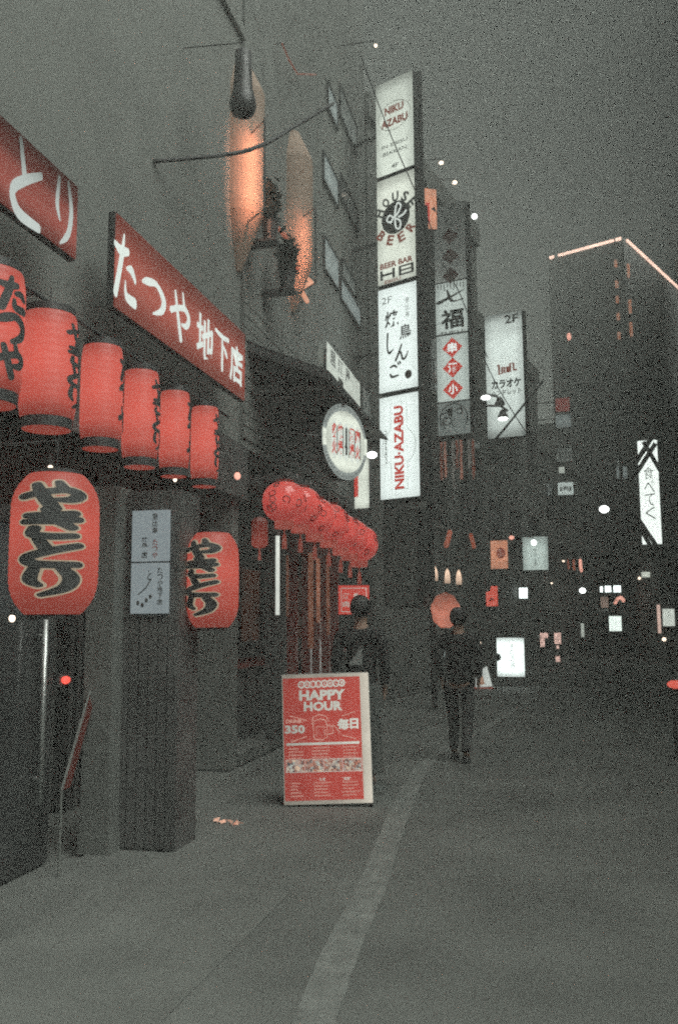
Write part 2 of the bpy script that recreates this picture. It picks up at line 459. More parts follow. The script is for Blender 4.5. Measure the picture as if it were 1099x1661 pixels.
# pale pillar and dark pillar of the entrance
p0 = at(145, 1368, Z=0); 
t = thing('pillar', 'pale rendered pillar between the big lantern and the white notice board', 'pillar', (0, 0, 0))
cx = at(168, 1200, d=5.9)
g = G(); g.box(cx.x - .10, cx.x + .10, cx.y - .1, cx.y + .3, 0, 2.42); g.build('shaft', M['pillar'], t)
g = G(); g.box(cx.x - .11, cx.x + .11, cx.y - .11, cx.y + .31, 0, .12); g.build('base', M['concrete'], t)
t = thing('pillar', 'broad dark timber-clad pillar carrying the white notice board', 'pillar')
a = at(200, 900, d=6.1); b = at(300, 900, d=6.1)
g = G(); g.box(a.x, b.x, a.y, a.y + .35, 0, 2.40); g.build('shaft', M['wood'], t)
n = 6
for i in range(n):
    u0 = a.x + (b.x - a.x) * i / n; g = G(); g.box(u0 + .004, u0 + (b.x - a.x) / n - .004, a.y - .018, a.y - .001, .02, 2.38)
    g.build('plank', M['wood'], t)
PILY = a.y - .02
# white notice boards (two panels, printed)
a = at(216, 829, Y=PILY - .03); b = at(273, 995, Y=PILY - .03)
t = thing('notice_board', 'two stacked pale notice panels with vertical black and red print on dark pillar', 'sign', ((a.x + b.x) / 2, PILY - .03, 0))
w = b.x - a.x; zt, zb = a.z, b.z; zm = zt + (zb - zt) * .505
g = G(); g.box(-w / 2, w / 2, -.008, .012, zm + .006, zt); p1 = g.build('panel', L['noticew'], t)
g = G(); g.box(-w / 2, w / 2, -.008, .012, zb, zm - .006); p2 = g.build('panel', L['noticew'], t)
hh = zt - zm
g = G(); column_text(g, '恵比寿', w * .12, zt - hh * .06, w * .15, hh * .40, y=-.010)
column_text(g, '焼鳥', -w * .15, zt - hh * .52, w * .16, hh * .2, y=-.010); column_text(g, '店', -w * .15, zt - hh * .8, w * .16, hh * .13, y=-.010)
g.build('print', M['ink'], p1)
g = G(); column_text(g, 'たつや', w * .13, zt - hh * .56, w * .14, hh * .36, y=-.010); g.build('print', mat('red print', (.3, .05, .04), bump=0), p1)
g = G(); column_text(g, 'たつや地下店', w * .28, zm - hh * .1, w * .15, hh * .72, y=-.010)
g.tube([(-w * .3, -.01, zb + hh * .36), (-w * .1, -.01, zb + hh * .48), (w * .05, -.01, zb + hh * .66)], .004, 6)
for q in ((-.05, .25), (.02, .32), (-.2, .2), (-.12, .16)): g.ball((w * q[0] * 1.5, -.010, zb + hh * q[1]), .012, .003, .016, 8, 6)
put(g, 'と', w * .0, zm - hh * .25, w * .12, hh * .18, y=-.010)
g.build('print', M['ink'], p2)
# narrow board leaning by the entrance, red strip on it
a = at(152, 1100, X=FX + .18); b = at(100, 1282, X=FX + .30)
t = thing('leaning_board', 'narrow board with a red strip leaning beside the pale pillar', 'board')
d = (a - b); g = G()
g.tube([b, a], .009, 8); g.build('frame', M['pillar'], t)
g = G(); o = Vector((.0, .10, 0)); g.add([b + o * .2, b + o, a + o, a + o * .2, b + o * .2 + Vector((-.02, 0, 0)), b + o + Vector((-.02, 0, 0)), a + o + Vector((-.02, 0, 0)), a + o * .2 + Vector((-.02, 0, 0))],
                                         [(0, 1, 2, 3), (7, 6, 5, 4), (0, 4, 5, 1), (1, 5, 6, 2), (2, 6, 7, 3), (3, 7, 4, 0)])
g.build('strip', lit('dim red strip', (.35, .09, .07), .03, var=.8, scale=14, base=.25), t)
g = G(); q = Vector((b.x, b.y, 0)); g.tube([q, b], .008, 8); g.build('leg', M['dark'], t)
# red led beside it
p = at(107, 1103, X=FX + .06)
t = thing('standby_lamp', 'small oval red lamp glowing low on the wall below the big lantern', 'lamp', p)
g = G(); g.ball((0, 0, 0), .025, .042, .026); g.build('lens', L['redled'], t, smooth=True)
g = G(); g.box(-.07, -.012, -.06, .06, -.045, .045); g.build('housing', M['black'], t)
# faint bulbs under the fascia
for (px, py, X_, lab, r_) in ((385, 772, -2.75, 'small dim pink bulb under the fascia right of the last lantern', .030), (82, 759, -2.75, 'tiny warm bulb above the largest lantern', .014),
                          (20, 1003, -3.0, 'tiny white bulb at the left edge beside the largest lantern', .018), (284, 778, -2.75, 'tiny bulb below the fifth lantern of the row', .014)):
    p = at(px, py, X=X_); t = thing('bulb_lamp', lab, 'lamp', p)
    g = G(); g.ball((0, 0, 0), r_, r_, r_ * 1.2); g.build('bulb', L['pinktube'] if px == 385 else L['bulb_small'], t, smooth=True)
    g = G(); g.lathe([(.012, r_), (.012, r_ + .05), (.004, r_ + .06)], 10); g.build('socket', M['shade'], t)


# ------------------------------------------------------------------ the shop's red signs
def letters_sign(label, X_, ptl, ptr, z_by, glyphs, name='shop_sign', face=None, lmat=None):
    pass


# たつや地下店
tl = at(187, 338, X=FX + .32); bl = at(187, 497, X=FX + .32); tr = at(396, 545, X=FX + .32); br = at(396, 655, X=FX + .32)
z0 = (bl.z + br.z) / 2; z1 = (tl.z + tr.z) / 2; y0 = tl.y; y1 = tr.y
t = thing('shop_sign', 'long red sign with white brush letters above the lantern row', 'sign', (FX + .32, y0, z0), A90)
wS = y1 - y0; hS = z1 - z0
g = G(); g.box(0, wS, 0, .05, 0, hS); g.build('box_case', M['frame'], t)
g = G(); g.box(.01, wS - .01, -.012, -.001, .01, hS - .01); f = g.build('face', L['redsign'], t)
cells = [('た', 184, 223, 380, 490), ('つ', 231, 269, 444, 514), ('や', 277, 309, 470, 552), ('地', 319, 347, 511, 589), ('下', 349, 372, 537, 602), ('店', 373, 394, 559, 625)]
def facade_cell(px0, px1, py0, py1, X_):
    """y range, middle height and height of a letter on a sign parallel to the street"""
    mx, my = (px0 + px1) / 2, (py0 + py1) / 2
    sl = (1005 - my) / (880 - mx); hh_ = (py1 - py0) - .18 * sl * (px1 - px0)
    return at(px0, my, X=X_).y, at(px1, my, X=X_).y, at(mx, my + hh_ / 2, X=X_).z, at(mx, my - hh_ / 2, X=X_).z
for c, px0, px1, py0, py1 in cells:
    ya, yb, za, zb = facade_cell(px0, px1, py0, py1, FX + .34)
    g = G(); put(g, c, (ya + yb) / 2 - y0, (za + zb) / 2 - z0, yb - ya, zb - za, y=-.018, bold=.022); g.build('letter', L['letter'], t)
g = G(); g.box(wS * .2, wS * .2 + .04, .05, .32, hS * .5, hS * .5 + .04); g.box(wS * .8, wS * .8 + .04, .05, .32, hS * .5, hS * .5 + .04); g.build('bracket', M['frame'], t)
# sign at the upper left, ending in と り
er = at(125, 320, X=FX + .32)
t = thing('shop_sign', 'red sign cut by the left edge with pale letters, above the nearest lanterns', 'sign', (FX + .32, er.y, z0 + .02), A90)
zc = lambda py, px: at(px, py, X=FX + .32).z - (z0 + .02)
g = G(); g.box(-3.2, 0, 0, .05, .10, hS * .86); g.build('box_case', M['frame'], t)
g = G(); g.box(-3.19, -.01, -.012, -.001, .11, hS * .85); g.build('face', lit('red acrylic, upper tubes out', (.50, .13, .10), .52, prof=((0, .4), (.3, 1), (.5, .8), (.75, .2), (1, .02)), var=.15, scale=2, base=.12), t)
def cell(px0, py0, px1, py1, c, m):
    ya, yb, za, zb = facade_cell(px0, px1, py0, py1, FX + .34)
    g = G(); put(g, c, (ya + yb) / 2 - er.y, (za + zb) / 2 - (z0 + .02), yb - ya, zb - za, y=-.02); g.build('letter', m, t)
cell(14, 226, 71, 366, 'と', L['letter_dim']); cell(86, 285, 122, 402, 'り', L['letter_dim'])
cell(-50, 170, -6, 320, 'き', L['letter_dim'])


# ------------------------------------------------------------------ lanterns
def barrel_lantern(label, c, rad, h, chars, face, textw, group, big=False, outline=False):
    t = thing('paper_lantern', label, 'lantern', c, 0, group)
    n = 14 if not big else 20; prof = []
    def rf(z):
        q = abs(z) / (h / 2)
        if big: return rad * (1 - .36 * max(0, (q - .45) / .55) ** 2.6 - .02 * q)
        return rad * (1 - .10 * q ** 5)
    for i in range(n * 4 + 1):
        z = -h / 2 + h * i / (n * 4)
        prof.append((rf(z) * (1 - .012 * (1 - abs(sin(pi * i / 4)))), z))
    body = G(); body.lathe(prof, 40); body.build('paper_body', L['lantern_b'] if big else L['lantern'], t, smooth=True)
    rt = rf(h / 2)
    if big:
        g = G(); g.lathe([(rt * .9, h / 2), (rt * .9, h / 2 + .02), (rt * .6, h / 2 + .022)], 32); g.build('top_ring', M['black'], t)
        g = G(); g.lathe([(rt * .6, -h / 2 - .022), (rt * .9, -h / 2 - .02), (rt * .9, -h / 2)], 32); g.build('bottom_ring', M['black'], t)
    else:
        g = G(); g.lathe([(rt * .99, h / 2), (rt * .99, h / 2 + .04), (rt * .7, h / 2 + .042)], 32); g.build('top_ring', M['black'], t)
        g = G(); g.lathe([(rt * .97, -h / 2 - .055), (rt * .99, -h / 2)], 32); g.build('bottom_ring', M['black'], t)
        g = G(); g.lathe([(rt * .6, -h / 2 - .058), (rt * .93, -h / 2 - .0555)], 32)
        g.build('bottom_opening', lit('red light in lantern mouth', (.6, .10, .07), .35, var=.1) if 'mouth' not in L else L['mouth'], t)
    g = G(); g.tube([(0, 0, h / 2 + .02), (0, 0, h / 2 + .16)], .004, 6); g.build('hanger', M['cable'], t)
    th = h * (.80 if not big else .78)
    if outline:
        wrap_text(chars, rf, face, textw, th / 2 + h * .02, th, out=.003, fat=.108).build('letter_outline', L['cream'], t)
        wrap_text(chars, rf, face, textw, th / 2 + h * .02, th, out=.009, fat=.055).build('lettering', M['ink'], t)
    else:
        wrap_text(chars, rf, face, textw, th / 2, th, out=.004, fat=.05).build('lettering', M['ink'], t)
    return t


L['mouth'] = lit('red light in lantern mouth', (.6, .10, .07), .35, var=.1)
ROW = [(-8, 440, 28, 640, 1), (33, 503, 125, 690, 0), (131, 556, 199, 722, 1), (198, 597, 258, 752, 0), (258, 631, 308, 767, 1), (309, 656, 355, 784, 0)]
labs = ['red lantern cut by the left edge of the picture, nearest of the row', 'largest fully visible lantern in the hanging row, left of the red sign',
        'third lantern of the row from the left, directly below the first white sign letter', 'fourth lantern of the row, middle one below the red sign',
        'fifth lantern of the row, next to the last smaller one', 'smallest and farthest lantern of the hanging row, right end']
for (xa, ya_, xb, yb, wide), lab in zip(ROW, labs):
    xm = (xa + xb) / 2
    if wide and xa < 0: xm = -18
    X_ = -2.55
    c = at(xm, (ya_ + yb) / 2 , X=X_)
    dd = (c - EYE).dot(ray(549.5, 830.5))
    h = (yb - ya_) / FPX * dd * .99; rad = (xb - xa) / 2 / FPX * dd * .99
    if xa < 0: rad = .165; h = .64
    toc = math.atan2(-c.y, -c.x)
    face = toc + R(64 if not wide else 80)
    if xa < 0: face = toc + R(38)
    barrel_lantern(lab, c, rad, h * .93, 'やきとり' if not wide else 'たつや', face, rad * .95, 'red lanterns hanging in a row under the fascia')
# rail they hang from
a = at(20, 470, X=-2.55); b = at(335, 640, X=-2.55)
t = thing('lantern_rail', 'thin dark rail the row of red lanterns hangs from', 'rail')
g = G(); g.tube([(-2.55, 1.5, 3.22), (-2.55, b.y + .5, 3.22)], .012); g.build('bar', M['cable'], t)
g = G()
for yy in (2.0, 4.0, 6.0, b.y + .3): g.tube([(-2.55, yy, 3.22), (FX + .05, yy, 3.22)], .01)
g.build('arm', M['cable'], t)
for (cx_, cy_, wpx, hpx, dd, fo, lab) in ((89, 883, 142, 226, 4.25, -4, 'large rounded red lantern at the left with outlined black letters'),
                                  (344.5, 941, 87, 152, 6.2, -27, 'rounded red lantern right of the white notice board, letters turned left')):
    c = at(cx_, cy_, d=dd); rad = wpx / 2 / FPX * dd; h = hpx / FPX * dd
    toc = math.atan2(-c.y, -c.x)
    t = barrel_lantern(lab, c, rad * .985, h, 'やきとり', toc + R(fo), rad * 1.35, 'big rounded lanterns by the entrance', True, True)
    g = G(); g.tube([(0, 0, h / 2 + .1), (0, 0, h / 2 + .17), (-.6, 0, h / 2 + .17)], .006, 6); g.build('wire', M['cable'], t)
    g = G(); g.tube([(0, 0, -h / 2 - .01), (0, 0, -h / 2 - .06)], .004, 6); g.build('cord', M['white'], t)

# ------------------------------------------------------------------ restaurant next door (round lanterns)
BY0 = 9.0
tb = thing('building', 'dark building with the red shopfront and warm lit columns upstairs', 'building', (FX, BY0, 0), A90)
BL = 7.2
g = G(); g.box(0, BL, 0, 6, 3.4, 15); g.build('wall', M['dark'], tb)
g = G(); g.box(0, BL, 1.1, 1.3, 0, 3.4); g.build('back_wall', M['dark'], tb)
for i in range(12):
    g = G(); g.box(.0, BL, -.020, -.001, 3.5 + i * .14, 3.5 + i * .14 + .125); g.build('cladding_board', M['dark'], tb)
g = G(); g.box(0, BL, 0, 1.1, 0, .12); g.build('step', M['concrete'], tb)
# counter, posts and window boards of the shopfront
g = G(); g.box(.2, BL - .6, .35, .8, .12, .95); g.build('counter', M['wood'], tb)
g = G(); g.box(.15, BL - .55, .28, .86, .95, 1.0); g.build('counter_top', M['redrim'], tb)
for i, px in enumerate((446, 462, 480, 503, 518, 533, 547)):
    yy = at(px, 950, X=FX + .05).y - BY0
    g = G(); g.box(yy - .05, yy + .05, -.06, .06, .12, 3.4); g.build('post', M['redrim'] if i not in (0, 1) else M['wood'], tb)
for i in range(5):
    g = G(); g.box(.35 + i * 1.15, 1.25 + i * 1.15, .95, 1.09, 1.15, 2.3); w_ = g.build('window', M['frame'], tb)
    g = G(); g.box(.42 + i * 1.15, 1.18 + i * 1.15, .93, .945, 1.22, 2.23)
    g.build('pane', lit('warm dim shop window', (.5, .16, .08), .02 if i != 2 else .03, var=.7, scale=4), w_)
for wy, wz, hh_, ww_, mt in ((13.1, 8.6, 1.6, .9, 'pale'),):
    pass
# upper windows towards the sign column, lit dimly: photo polygons on the facade plane
def fac_window(px0, px1, pyc, hpx, m):
    a = at(px0, pyc, X=FX + .02); b = at(px1, pyc, X=FX + .02); c = at((px0 + px1) / 2, pyc, X=FX + .02)
    dd = (c - EYE).dot(ray(549.5, 830.5)); h = hpx / FPX * dd
    return window_on(tb, a.y - BY0, b.y - BY0, c.z - h / 2, c.z + h / 2, pane=m, y=-.024, mull=0, slim=True)
fac_window(531, 547, 172, 46, L['pale']); fac_window(551, 578, 195, 52, L['dim'])
fac_window(524, 548, 292, 50, L['pale']); fac_window(552, 580, 330, 40, M['glass'])
fac_window(525, 549, 428, 56, L['pale']); fac_window(554, 576, 452, 30, L['dim']); fac_window(552, 584, 492, 36, L['pale'])
fac_window(527, 549, 604, 52, L['pale2']); fac_window(554, 584, 628, 54, L['pale2'])
fac_window(586, 601, 660, 60, L['dim'])
# print on the lowest window
p = at(552, 598, X=FX + .12)
t = thing('window_banner', 'pale banner with dark shapes in the low window beside the sign column', 'banner', (FX + .12, p.y, p.z), A90)
g = G(); g.box(-.9, .9, -.006, .006, -.16, .16); g.build('sheet', L['pale2'], t)
g = G(); put(g, '居', -.55, .0, .34, .24, y=-.009); put(g, '酒', -.05, .0, .34, .24, y=-.009); put(g, '屋', .5, .0, .34, .24, y=-.009); g.build('print', M['ink'], t)

# warm lit half-round columns upstairs with strip lamps; tapered ends imitate the pool of light
def column(px, ytop, ybot, ylamp, label, watt, rad):
    c = at(px, ylamp, X=FX + .16); d1 = at(px, ytop, X=FX + .16); d0 = at(px, ybot, X=FX + .16)
    t = thing('lit_column', label, 'column', (FX + .0, c.y, 0))
    g = G(); n = 20; v = []; zs = [d0.z + (d1.z - d0.z) * i / 24 for i in range(25)]
    for zi in zs:
        q = (zi - d0.z) / (d1.z - d0.z)
        rr = rad * min(1, .15 + 3.2 * q, .35 + 4 * (1 - q))
        for k in range(n + 1):
            a = -pi / 2 + pi * k / n; v.append((rr * cos(a) * 1.1, rr * sin(a), zi))
    f = [(i * (n + 1) + k, i * (n + 1) + k + 1, (i + 1) * (n + 1) + k + 1, (i + 1) * (n + 1) + k) for i in range(24) for k in range(n)]
    f.append(tuple(range(n, -1, -1))); f.append(tuple(24 * (n + 1) + k for k in range(n + 1)))
    for i in range(24): f.append((i * (n + 1) + n, i * (n + 1), (i + 1) * (n + 1), (i + 1) * (n + 1) + n))
    g.add(v, f); g.build('shaft', M['column'], t, smooth=False)
    an = R(-42); lx, ly = (rad + .30) * cos(an), (rad + .30) * sin(an); hl = (d1.z - d0.z) * .40
    g = G(); g.tube([(lx + .012, ly - .012, c.z - hl / 2 - .03), (lx + .012, ly - .012, c.z + hl / 2 + .03)], .012, 8)
    g.tube([(lx, ly, c.z - hl / 2), (.02, 0, c.z - hl / 2)], .008, 6); g.tube([(lx, ly, c.z + hl / 2), (.02, 0, c.z + hl / 2)], .008, 6)
    lp = g.build('strip_lamp', M['shade'], t)
    ld = bpy.data.lights.new('column_lamp', 'AREA'); ld.shape = 'RECTANGLE'; ld.size = .03; ld.size_y = hl; ld.energy = watt; ld.color = (1, .40, .24); ld.spread = R(110)
    lo = bpy.data.objects.new('column_lamp', ld); COL.objects.link(lo); lo.parent = lp; lo.location = (lx - .006, ly + .006, c.z)
    lo.rotation_euler = Vector((lx, ly, 0)).to_track_quat('Z', 'Y').to_euler()
    return t
column(408, 95, 440, 300, 'tall column tapered like its pool of warm light on the dark wall, left one behind the cable', 3.0, .27)
column(492, 215, 505, 420, 'smaller warm lit column, right one nearer the tall sign column', 1.7, .26)
# dark lamp shade in front of the left column's top
p = at(394, 160, X=-2.55)
t = thing('hanging_lamp', 'dark bell-shaped unlit lamp in front of the top of the lit column', 'lamp', p)
g = G(); g.lathe([(.075, .46), (.08, .3), (.09, .1), (.12, -.02), (.125, -.08), (.10, -.15), (.04, -.18)], 20); g.build('shade', M['black'], t, smooth=True)
g = G(); g.tube([(0, 0, .46), (0, 0, .56), (-.6, 0, .6)], .006); g.build('arm', M['shade'], t)
# potted plant silhouettes between the columns
def dark_plant(label, px, py, X_, sx, sz, n, seed):
    rnd = random.Random(seed); c = at(px, py, X=X_)
    t = thing('balcony_plant', label, 'plant', c)
    g = G()
    for _ in range(n):
        a = rnd.uniform(0, 2 * pi); q = Vector((rnd.gauss(0, .5) * sx * .5, rnd.gauss(0, .5) * sx, rnd.gauss(0, .5) * sz))
        u = Vector((cos(a), sin(a), rnd.uniform(-.6, .8))).normalized() * rnd.uniform(.05, .1); w = u.cross(Vector((rnd.random(), rnd.random(), 1))).normalized() * .025
        g.add([q - u, q + w, q + u, q - w], [(0, 1, 2, 3)])
    g.build('foliage', mat('dark leaves', (.03, .045, .028), .6, var=.4), t)
    g = G(); g.lathe([(.07, -sz - .25), (.1, -sz - .05), (.11, -sz - .02)], 16); g.build('pot', M['shade'], t)
    g = G(); g.tube([(0, 0, -sz - .1), (0, 0, 0)], .012); g.build('stem', M['wood'], t)
    g = G(); g.box(-.40, .10, -.1, .1, -sz - .28, -sz - .25); g.build('shelf', M['black'], t)
dark_plant('small dark leafy plant in a pot on the wall between the two lit columns', 438, 330, -2.85, .13, .20, 420, 3)
dark_plant('dark leafy plant below the right lit column, beside the orange neon', 466, 415, -2.85, .16, .18, 380, 5)
# neon
def neon(label, pts, X_, m, r_=.02, name='neon_sign'):
    P = [at(a, b, X=X_) for a, b in pts]
    c = P[0]; t = thing(name, label, 'neon sign', c)
    g = G(); g.tube([p - c for p in P], r_, 8); g.build('tube', m, t, smooth=True)
    g = G()
    for p in (P[0], P[-1]): g.tube([p - c, p - c + Vector((FX - X_ + .02, 0, 0))], .006, 6)
    g.build('support', M['shade'], t)
neon('bent orange neon stroke below the right lit column', [(486, 440), (497, 450), (505, 458), (493, 466), (489, 472), (493, 480), (498, 489)], FX + .12, L['zig'], .033)
neon('dim red neon stroke running into the orange one', [(459, 428), (470, 432), (484, 437)], FX + .12, L['redneon'], .03)
neon('dim red diagonal neon line between the lit columns', [(424, 345), (432, 354), (446, 366), (464, 384)], FX + .12, L['redneon'], .03)
neon('thin dim red line high on the wall above the lit columns', [(457, 70), (468, 96), (482, 120), (512, 121)], FX + .12, lit('faint red neon tube', (.8, .25, .16), .14, var=.3), .012)
# thick cable
def cable(label, pts, r_, name='cable', m=None):
    P = [Vector(q) for q in _cr([tuple(at(a, b, d=d)) for a, b, d in pts], 6)]
    c = P[0].copy(); g = G(); g.tube([p - c for p in P], r_, 8)
    o = g.build(name, m or M['cable'], None, smooth=True); o.location = c; tag(o, label, 'cable'); return o
cable('thick dark cable drooping across the left lit column', [(250, 262, 7.6), (372, 250, 8.0), (430, 233, 8.4), (478, 205, 9.0), (540, 168, 10)], .019)
cable('thin wire crossing the top panels of the tall white sign column', [(585, 90, 12.4), (612, 165, 12.6), (640, 235, 12.8), (674, 312, 13), (700, 372, 13.2)], .008)
cable('thin wire crossing the tall sign with the seven luck letters', [(716, 425, 16), (731, 450, 16), (746, 478, 16.2), (758, 508, 16.5), (790, 580, 17)], .010)
cable('wire running slantwise over the right white sign', [(775, 560, 18), (805, 625, 18), (845, 690, 18.4), (862, 715, 19)], .010)
cable('thick cable crossing the lower right corner of the right white sign', [(800, 716, 18.5), (822, 690, 18.5), (850, 655, 18.8), (880, 618, 19.5)], .025)

# ------------------------------------------------------------------ eave over the restaurant front, its end pointing at the white sign column
e1 = at(629, 712, X=-2.2)
t = thing('eave', 'dark sloping eave over the red shopfront ending before the white sign column', 'awning')
zr = e1.z
g = G(); g.add([(-2.2, 9.1, zr), (-2.2, e1.y, zr), (FX, e1.y + .5, zr + .42), (FX, 9.1, zr + .42), (-2.2, 9.1, zr - .10), (-2.2, e1.y, zr - .02), (FX, e1.y + .5, zr + .30), (FX, 9.1, zr + .30)],
               [(0, 1, 2, 3), (7, 6, 5, 4), (0, 4, 5, 1), (1, 5, 6, 2), (2, 6, 7, 3), (3, 7, 4, 0)])
g.build('roof', M['black'], t)
for i in range(9):
    yy = 9.3 + i * .40
    if yy < e1.y - .1:
        g = G(); g.box(FX + .05, -2.26, yy, yy + .05, zr - .16, zr - .105); g.build('rafter', M['wood'], t)
# lower canopy the lanterns hang under
c0 = at(425, 740, X=-2.25); c1 = at(606, 815, X=-2.25)
t = thing('canopy', 'dark shopfront canopy that the round red lanterns hang under', 'awning')
zc_ = (at(606, 812, X=-2.0).z)
g = G(); g.box(FX, -2.62, 8.9, 10.6, zc_, zc_ + .08); g.build('deck', M['black'], t)
g = G(); g.box(-2.64, -2.60, 8.9, 10.6, zc_ - .02, zc_ + .12); g.build('fascia_board', M['wood'], t)
# cream lit wall piece beside it, its light painted as a glowing face
a = at(572, 752, Y=13.6); b = at(601, 815, Y=13.6)
t = thing('lit_wall_piece', 'cream wall piece with a red corner and painted glow behind the round sign', 'sign', ((a.x + b.x) / 2, 13.6, 0), R(-18))
w = b.x - a.x
g = G(); g.box(-w / 2, w / 2, 0, .06, b.z - .1, a.z + .1); g.build('case', M['frame'], t)
g = G(); g.box(-w / 2 + .01, w / 2 - .01, -.008, -.001, b.z - .09, a.z + .09); g.build('face', L['panel_warm'], t)
g = G(); g.box(-w / 2 + .01, -w / 2 + .08, -.012, -.009, b.z + .1, a.z - .1); g.build('stripe', L['redink'], t)
p = at(603, 738, d=11.5)
t = thing('flood_lamp', 'small bright white lamp between the round sign and the white sign column', 'lamp', p)
g = G(); g.ball((0, 0, 0), .065, .05, .043); g.build('lens', L['bulb'], t, smooth=True)
g = G(); g.tube([(0, .03, .03), (-.1, .1, .12), (-.8, .3, .12)], .014); g.build('arm', M['shade'], t)

# ------------------------------------------------------------------ round sign
c = at(558.5, 717, d=10.6); D = 126 / FPX * 10.6
toc = math.atan2(-c.x, c.y)   # rotation that faces the camera
t = thing('round_sign', 'oval-looking round white sign with red vertical letters and grey rim', 'sign', c, toc + R(55))
rr = D / 2
def disc(rx, rz, y0, y1, n=56): 
    g = G(); return g.prism([(rx * cos(2 * pi * i / n), rz * sin(2 * pi * i / n)) for i in range(n)], y0, y1)
disc(rr, rr, 0, .12).build('case', M['frame'], t)
rimm = lit('grey printed rim', (.44, .50, .47), .55, var=.3, scale=30)
disc(rr * .985, rr * .985, -.012, -.001).build('rim_face', rimm, t)
disc(rr * .86, rr * .80, -.020, -.013).build('face', L['panel_warm'], t)
g = G()
for i in range(72):
    a = 2 * pi * i / 72
    if abs(cos(a)) < .93:
        g.add([(rr * q * cos(a + e), -.0135, rr * q * sin(a + e)) for q, e in ((.88, -.012), (.965, -.012), (.965, .012), (.88, .012))], [(0, 1, 2, 3)])
g.build('rim_print', mat('grey rim ink', (.10, .12, .12), bump=0), t)
for sx in (-1, 1):
    g = G(); g.prism([(sx * rr * .8, -.20 * rr), (sx * rr * .99, -.24 * rr), (sx * rr * .99, .24 * rr), (sx * rr * .8, .2 * rr)], -.018, -.0125); g.build('cloud_tab', L['panel_warm'], t)
chs = ['大', '衆', '酒', '場', '肉']
for i, c_ in enumerate(('炙', '焼', '人', '酒', '肉')):
    xx = (-.52 + .26 * i) * rr
    g = G(); zz = rr * (.42 if i in (1, 2, 3) else .34)
    n = 20; ov = [(xx + rr * .115 * cos(2 * pi * k / n), (rr * .50) * sin(2 * pi * k / n)) for k in range(n)]
    g.prism(ov, -.0215, -.0205); plate = g.build('letter_plate', lit('pale letter plate', (.8, .88, .80), .82, var=.04) if i == 0 else PL, t)
    if i == 0: PL = plate.data.materials[0]
    g = G()
    if i == 2: g.tube([(xx, -.024, -rr * .35), (xx, -.024, rr * .36)], .014, 6); put(g, '人', xx, 0, rr * .14, rr * .4, y=-.024)
    else:
        put(g, c_, xx, rr * .22, rr * .21, rr * .38, y=-.024, bold=.035); put(g, '場' if i % 2 else '火', xx, -rr * .2, rr * .21, rr * .38, y=-.024, bold=.035)
    g.build('letter', L['redink'] if i != 2 else M['ink'], t)
    g = G(); g.tube([(xx + rr * .13, -.0215, -rr * .4), (xx + rr * .13, -.0215, rr * .36)], .006, 6); g.build('divider', mat('grey divider', (.1, .12, .12), bump=0), t)
g = G(); g.tube([(-rr, .06, 0), (-rr - .45, .3, 0)], .02); g.build('bracket', M['shade'], t)
g = G(); g.tube([(0, .06, rr), (-.3, .4, rr + .3)], .015); g.build('bracket', M['shade'], t)


# ------------------------------------------------------------------ round patterned lanterns under the canopy
def round_lantern(label, c, rad, seed, tass=True):
    rnd = random.Random(seed)
    t = thing('round_lantern', label, 'lantern', c, rnd.uniform(0, 6), 'round patterned red lanterns under the canopy')
    g = G(); prof = [(max(.002, rad * sin(pi * i / 22) ** .8), -rad * .92 * cos(pi * i / 22)) for i in range(23)]
    g.lathe(prof, 28); g.build('globe', L['lantern_c'], t, smooth=True)
    g = G()   # curling dark print
    for _ in range(16):
        th = rnd.uniform(0, 2 * pi); ph = rnd.uniform(-.9, .9); k0 = rnd.uniform(0, 6); v = []
        pts = []
        for j in range(9):
            u = th + .20 * cos(k0 + j * .7) * (1 - j * .05); w = ph + .20 * sin(k0 + j * .7) * (1 - j * .05)
            rr_ = rad * cos(w) ** .8 * 1.012; pts.append((rr_ * cos(u), rr_ * sin(u), rad * .92 * sin(w) * 1.012))
        g.tube(pts, rad * .022, 4)
    g.build('print', mat('dark red print', (.10, .012, .010), .4, bump=0) if 'dr' not in M else M['dr'], t)
    g = G(); g.lathe([(rad * .45, rad * .86), (rad * .45, rad * .98), (rad * .2, rad)], 20); g.build('top_cap', M['redrim'], t)
    g = G(); z = -rad * .84; g.lathe([(rad * .40, z - rad * .38), (rad * .44, z - rad * .36), (rad * .44, z)], 20); g.build('bottom_cap', lit('red lit lantern cap', (.6, .12, .09), .42, var=.2, scale=15) if 'cap' not in L else L['cap'], t)
    if tass:
        g = G(); z2 = z - rad * .38
        g.tube([(0, 0, z2), (0, 0, z2 - rad * .25), (0, 0, z2 - rad * .3), (0, 0, z2 - rad * .9)], [.005, .006, .018, .024], 8)
        g.build('tassel', L['tas'], t)
    g = G(); g.tube([(0, 0, rad), (0, 0, rad + .18)], .005, 6); g.build('hanger', M['cable'], t)
M['farglass'] = mat('far dark glass', (.07, .075, .07), .5, bump=0)
M['dr'] = mat('dark red print', (.10, .012, .010), .4, bump=0)
L['cap'] = lit('red lit lantern cap', (.6, .12, .09), .40, var=.25, scale=15)
L['tas'] = lit('red tassel', (.6, .14, .10), .26, var=.3, scale=15)
RL = [(461, 814, 36, 8.0), (487, 822, 35, 8.25), (510, 838, 33, 8.5), (533, 848, 33, 8.75), (552, 863, 31, 9.0), (567, 871, 31, 9.2), (582, 882, 31, 9.4)]
for i, (px, py, rp, dd) in enumerate(RL):
    lab = ['first and nearest of the round patterned lanterns, with white glints', 'second round patterned lantern, just behind the nearest', 'third round patterned lantern from the left',
           'middle round patterned lantern of the seven', 'fifth round patterned lantern from the left', 'sixth round patterned lantern, next to the farthest', 'farthest round patterned lantern, nearest the red poster'][i]
    round_lantern(lab, at(px, py, d=dd), rp / FPX * dd, i)
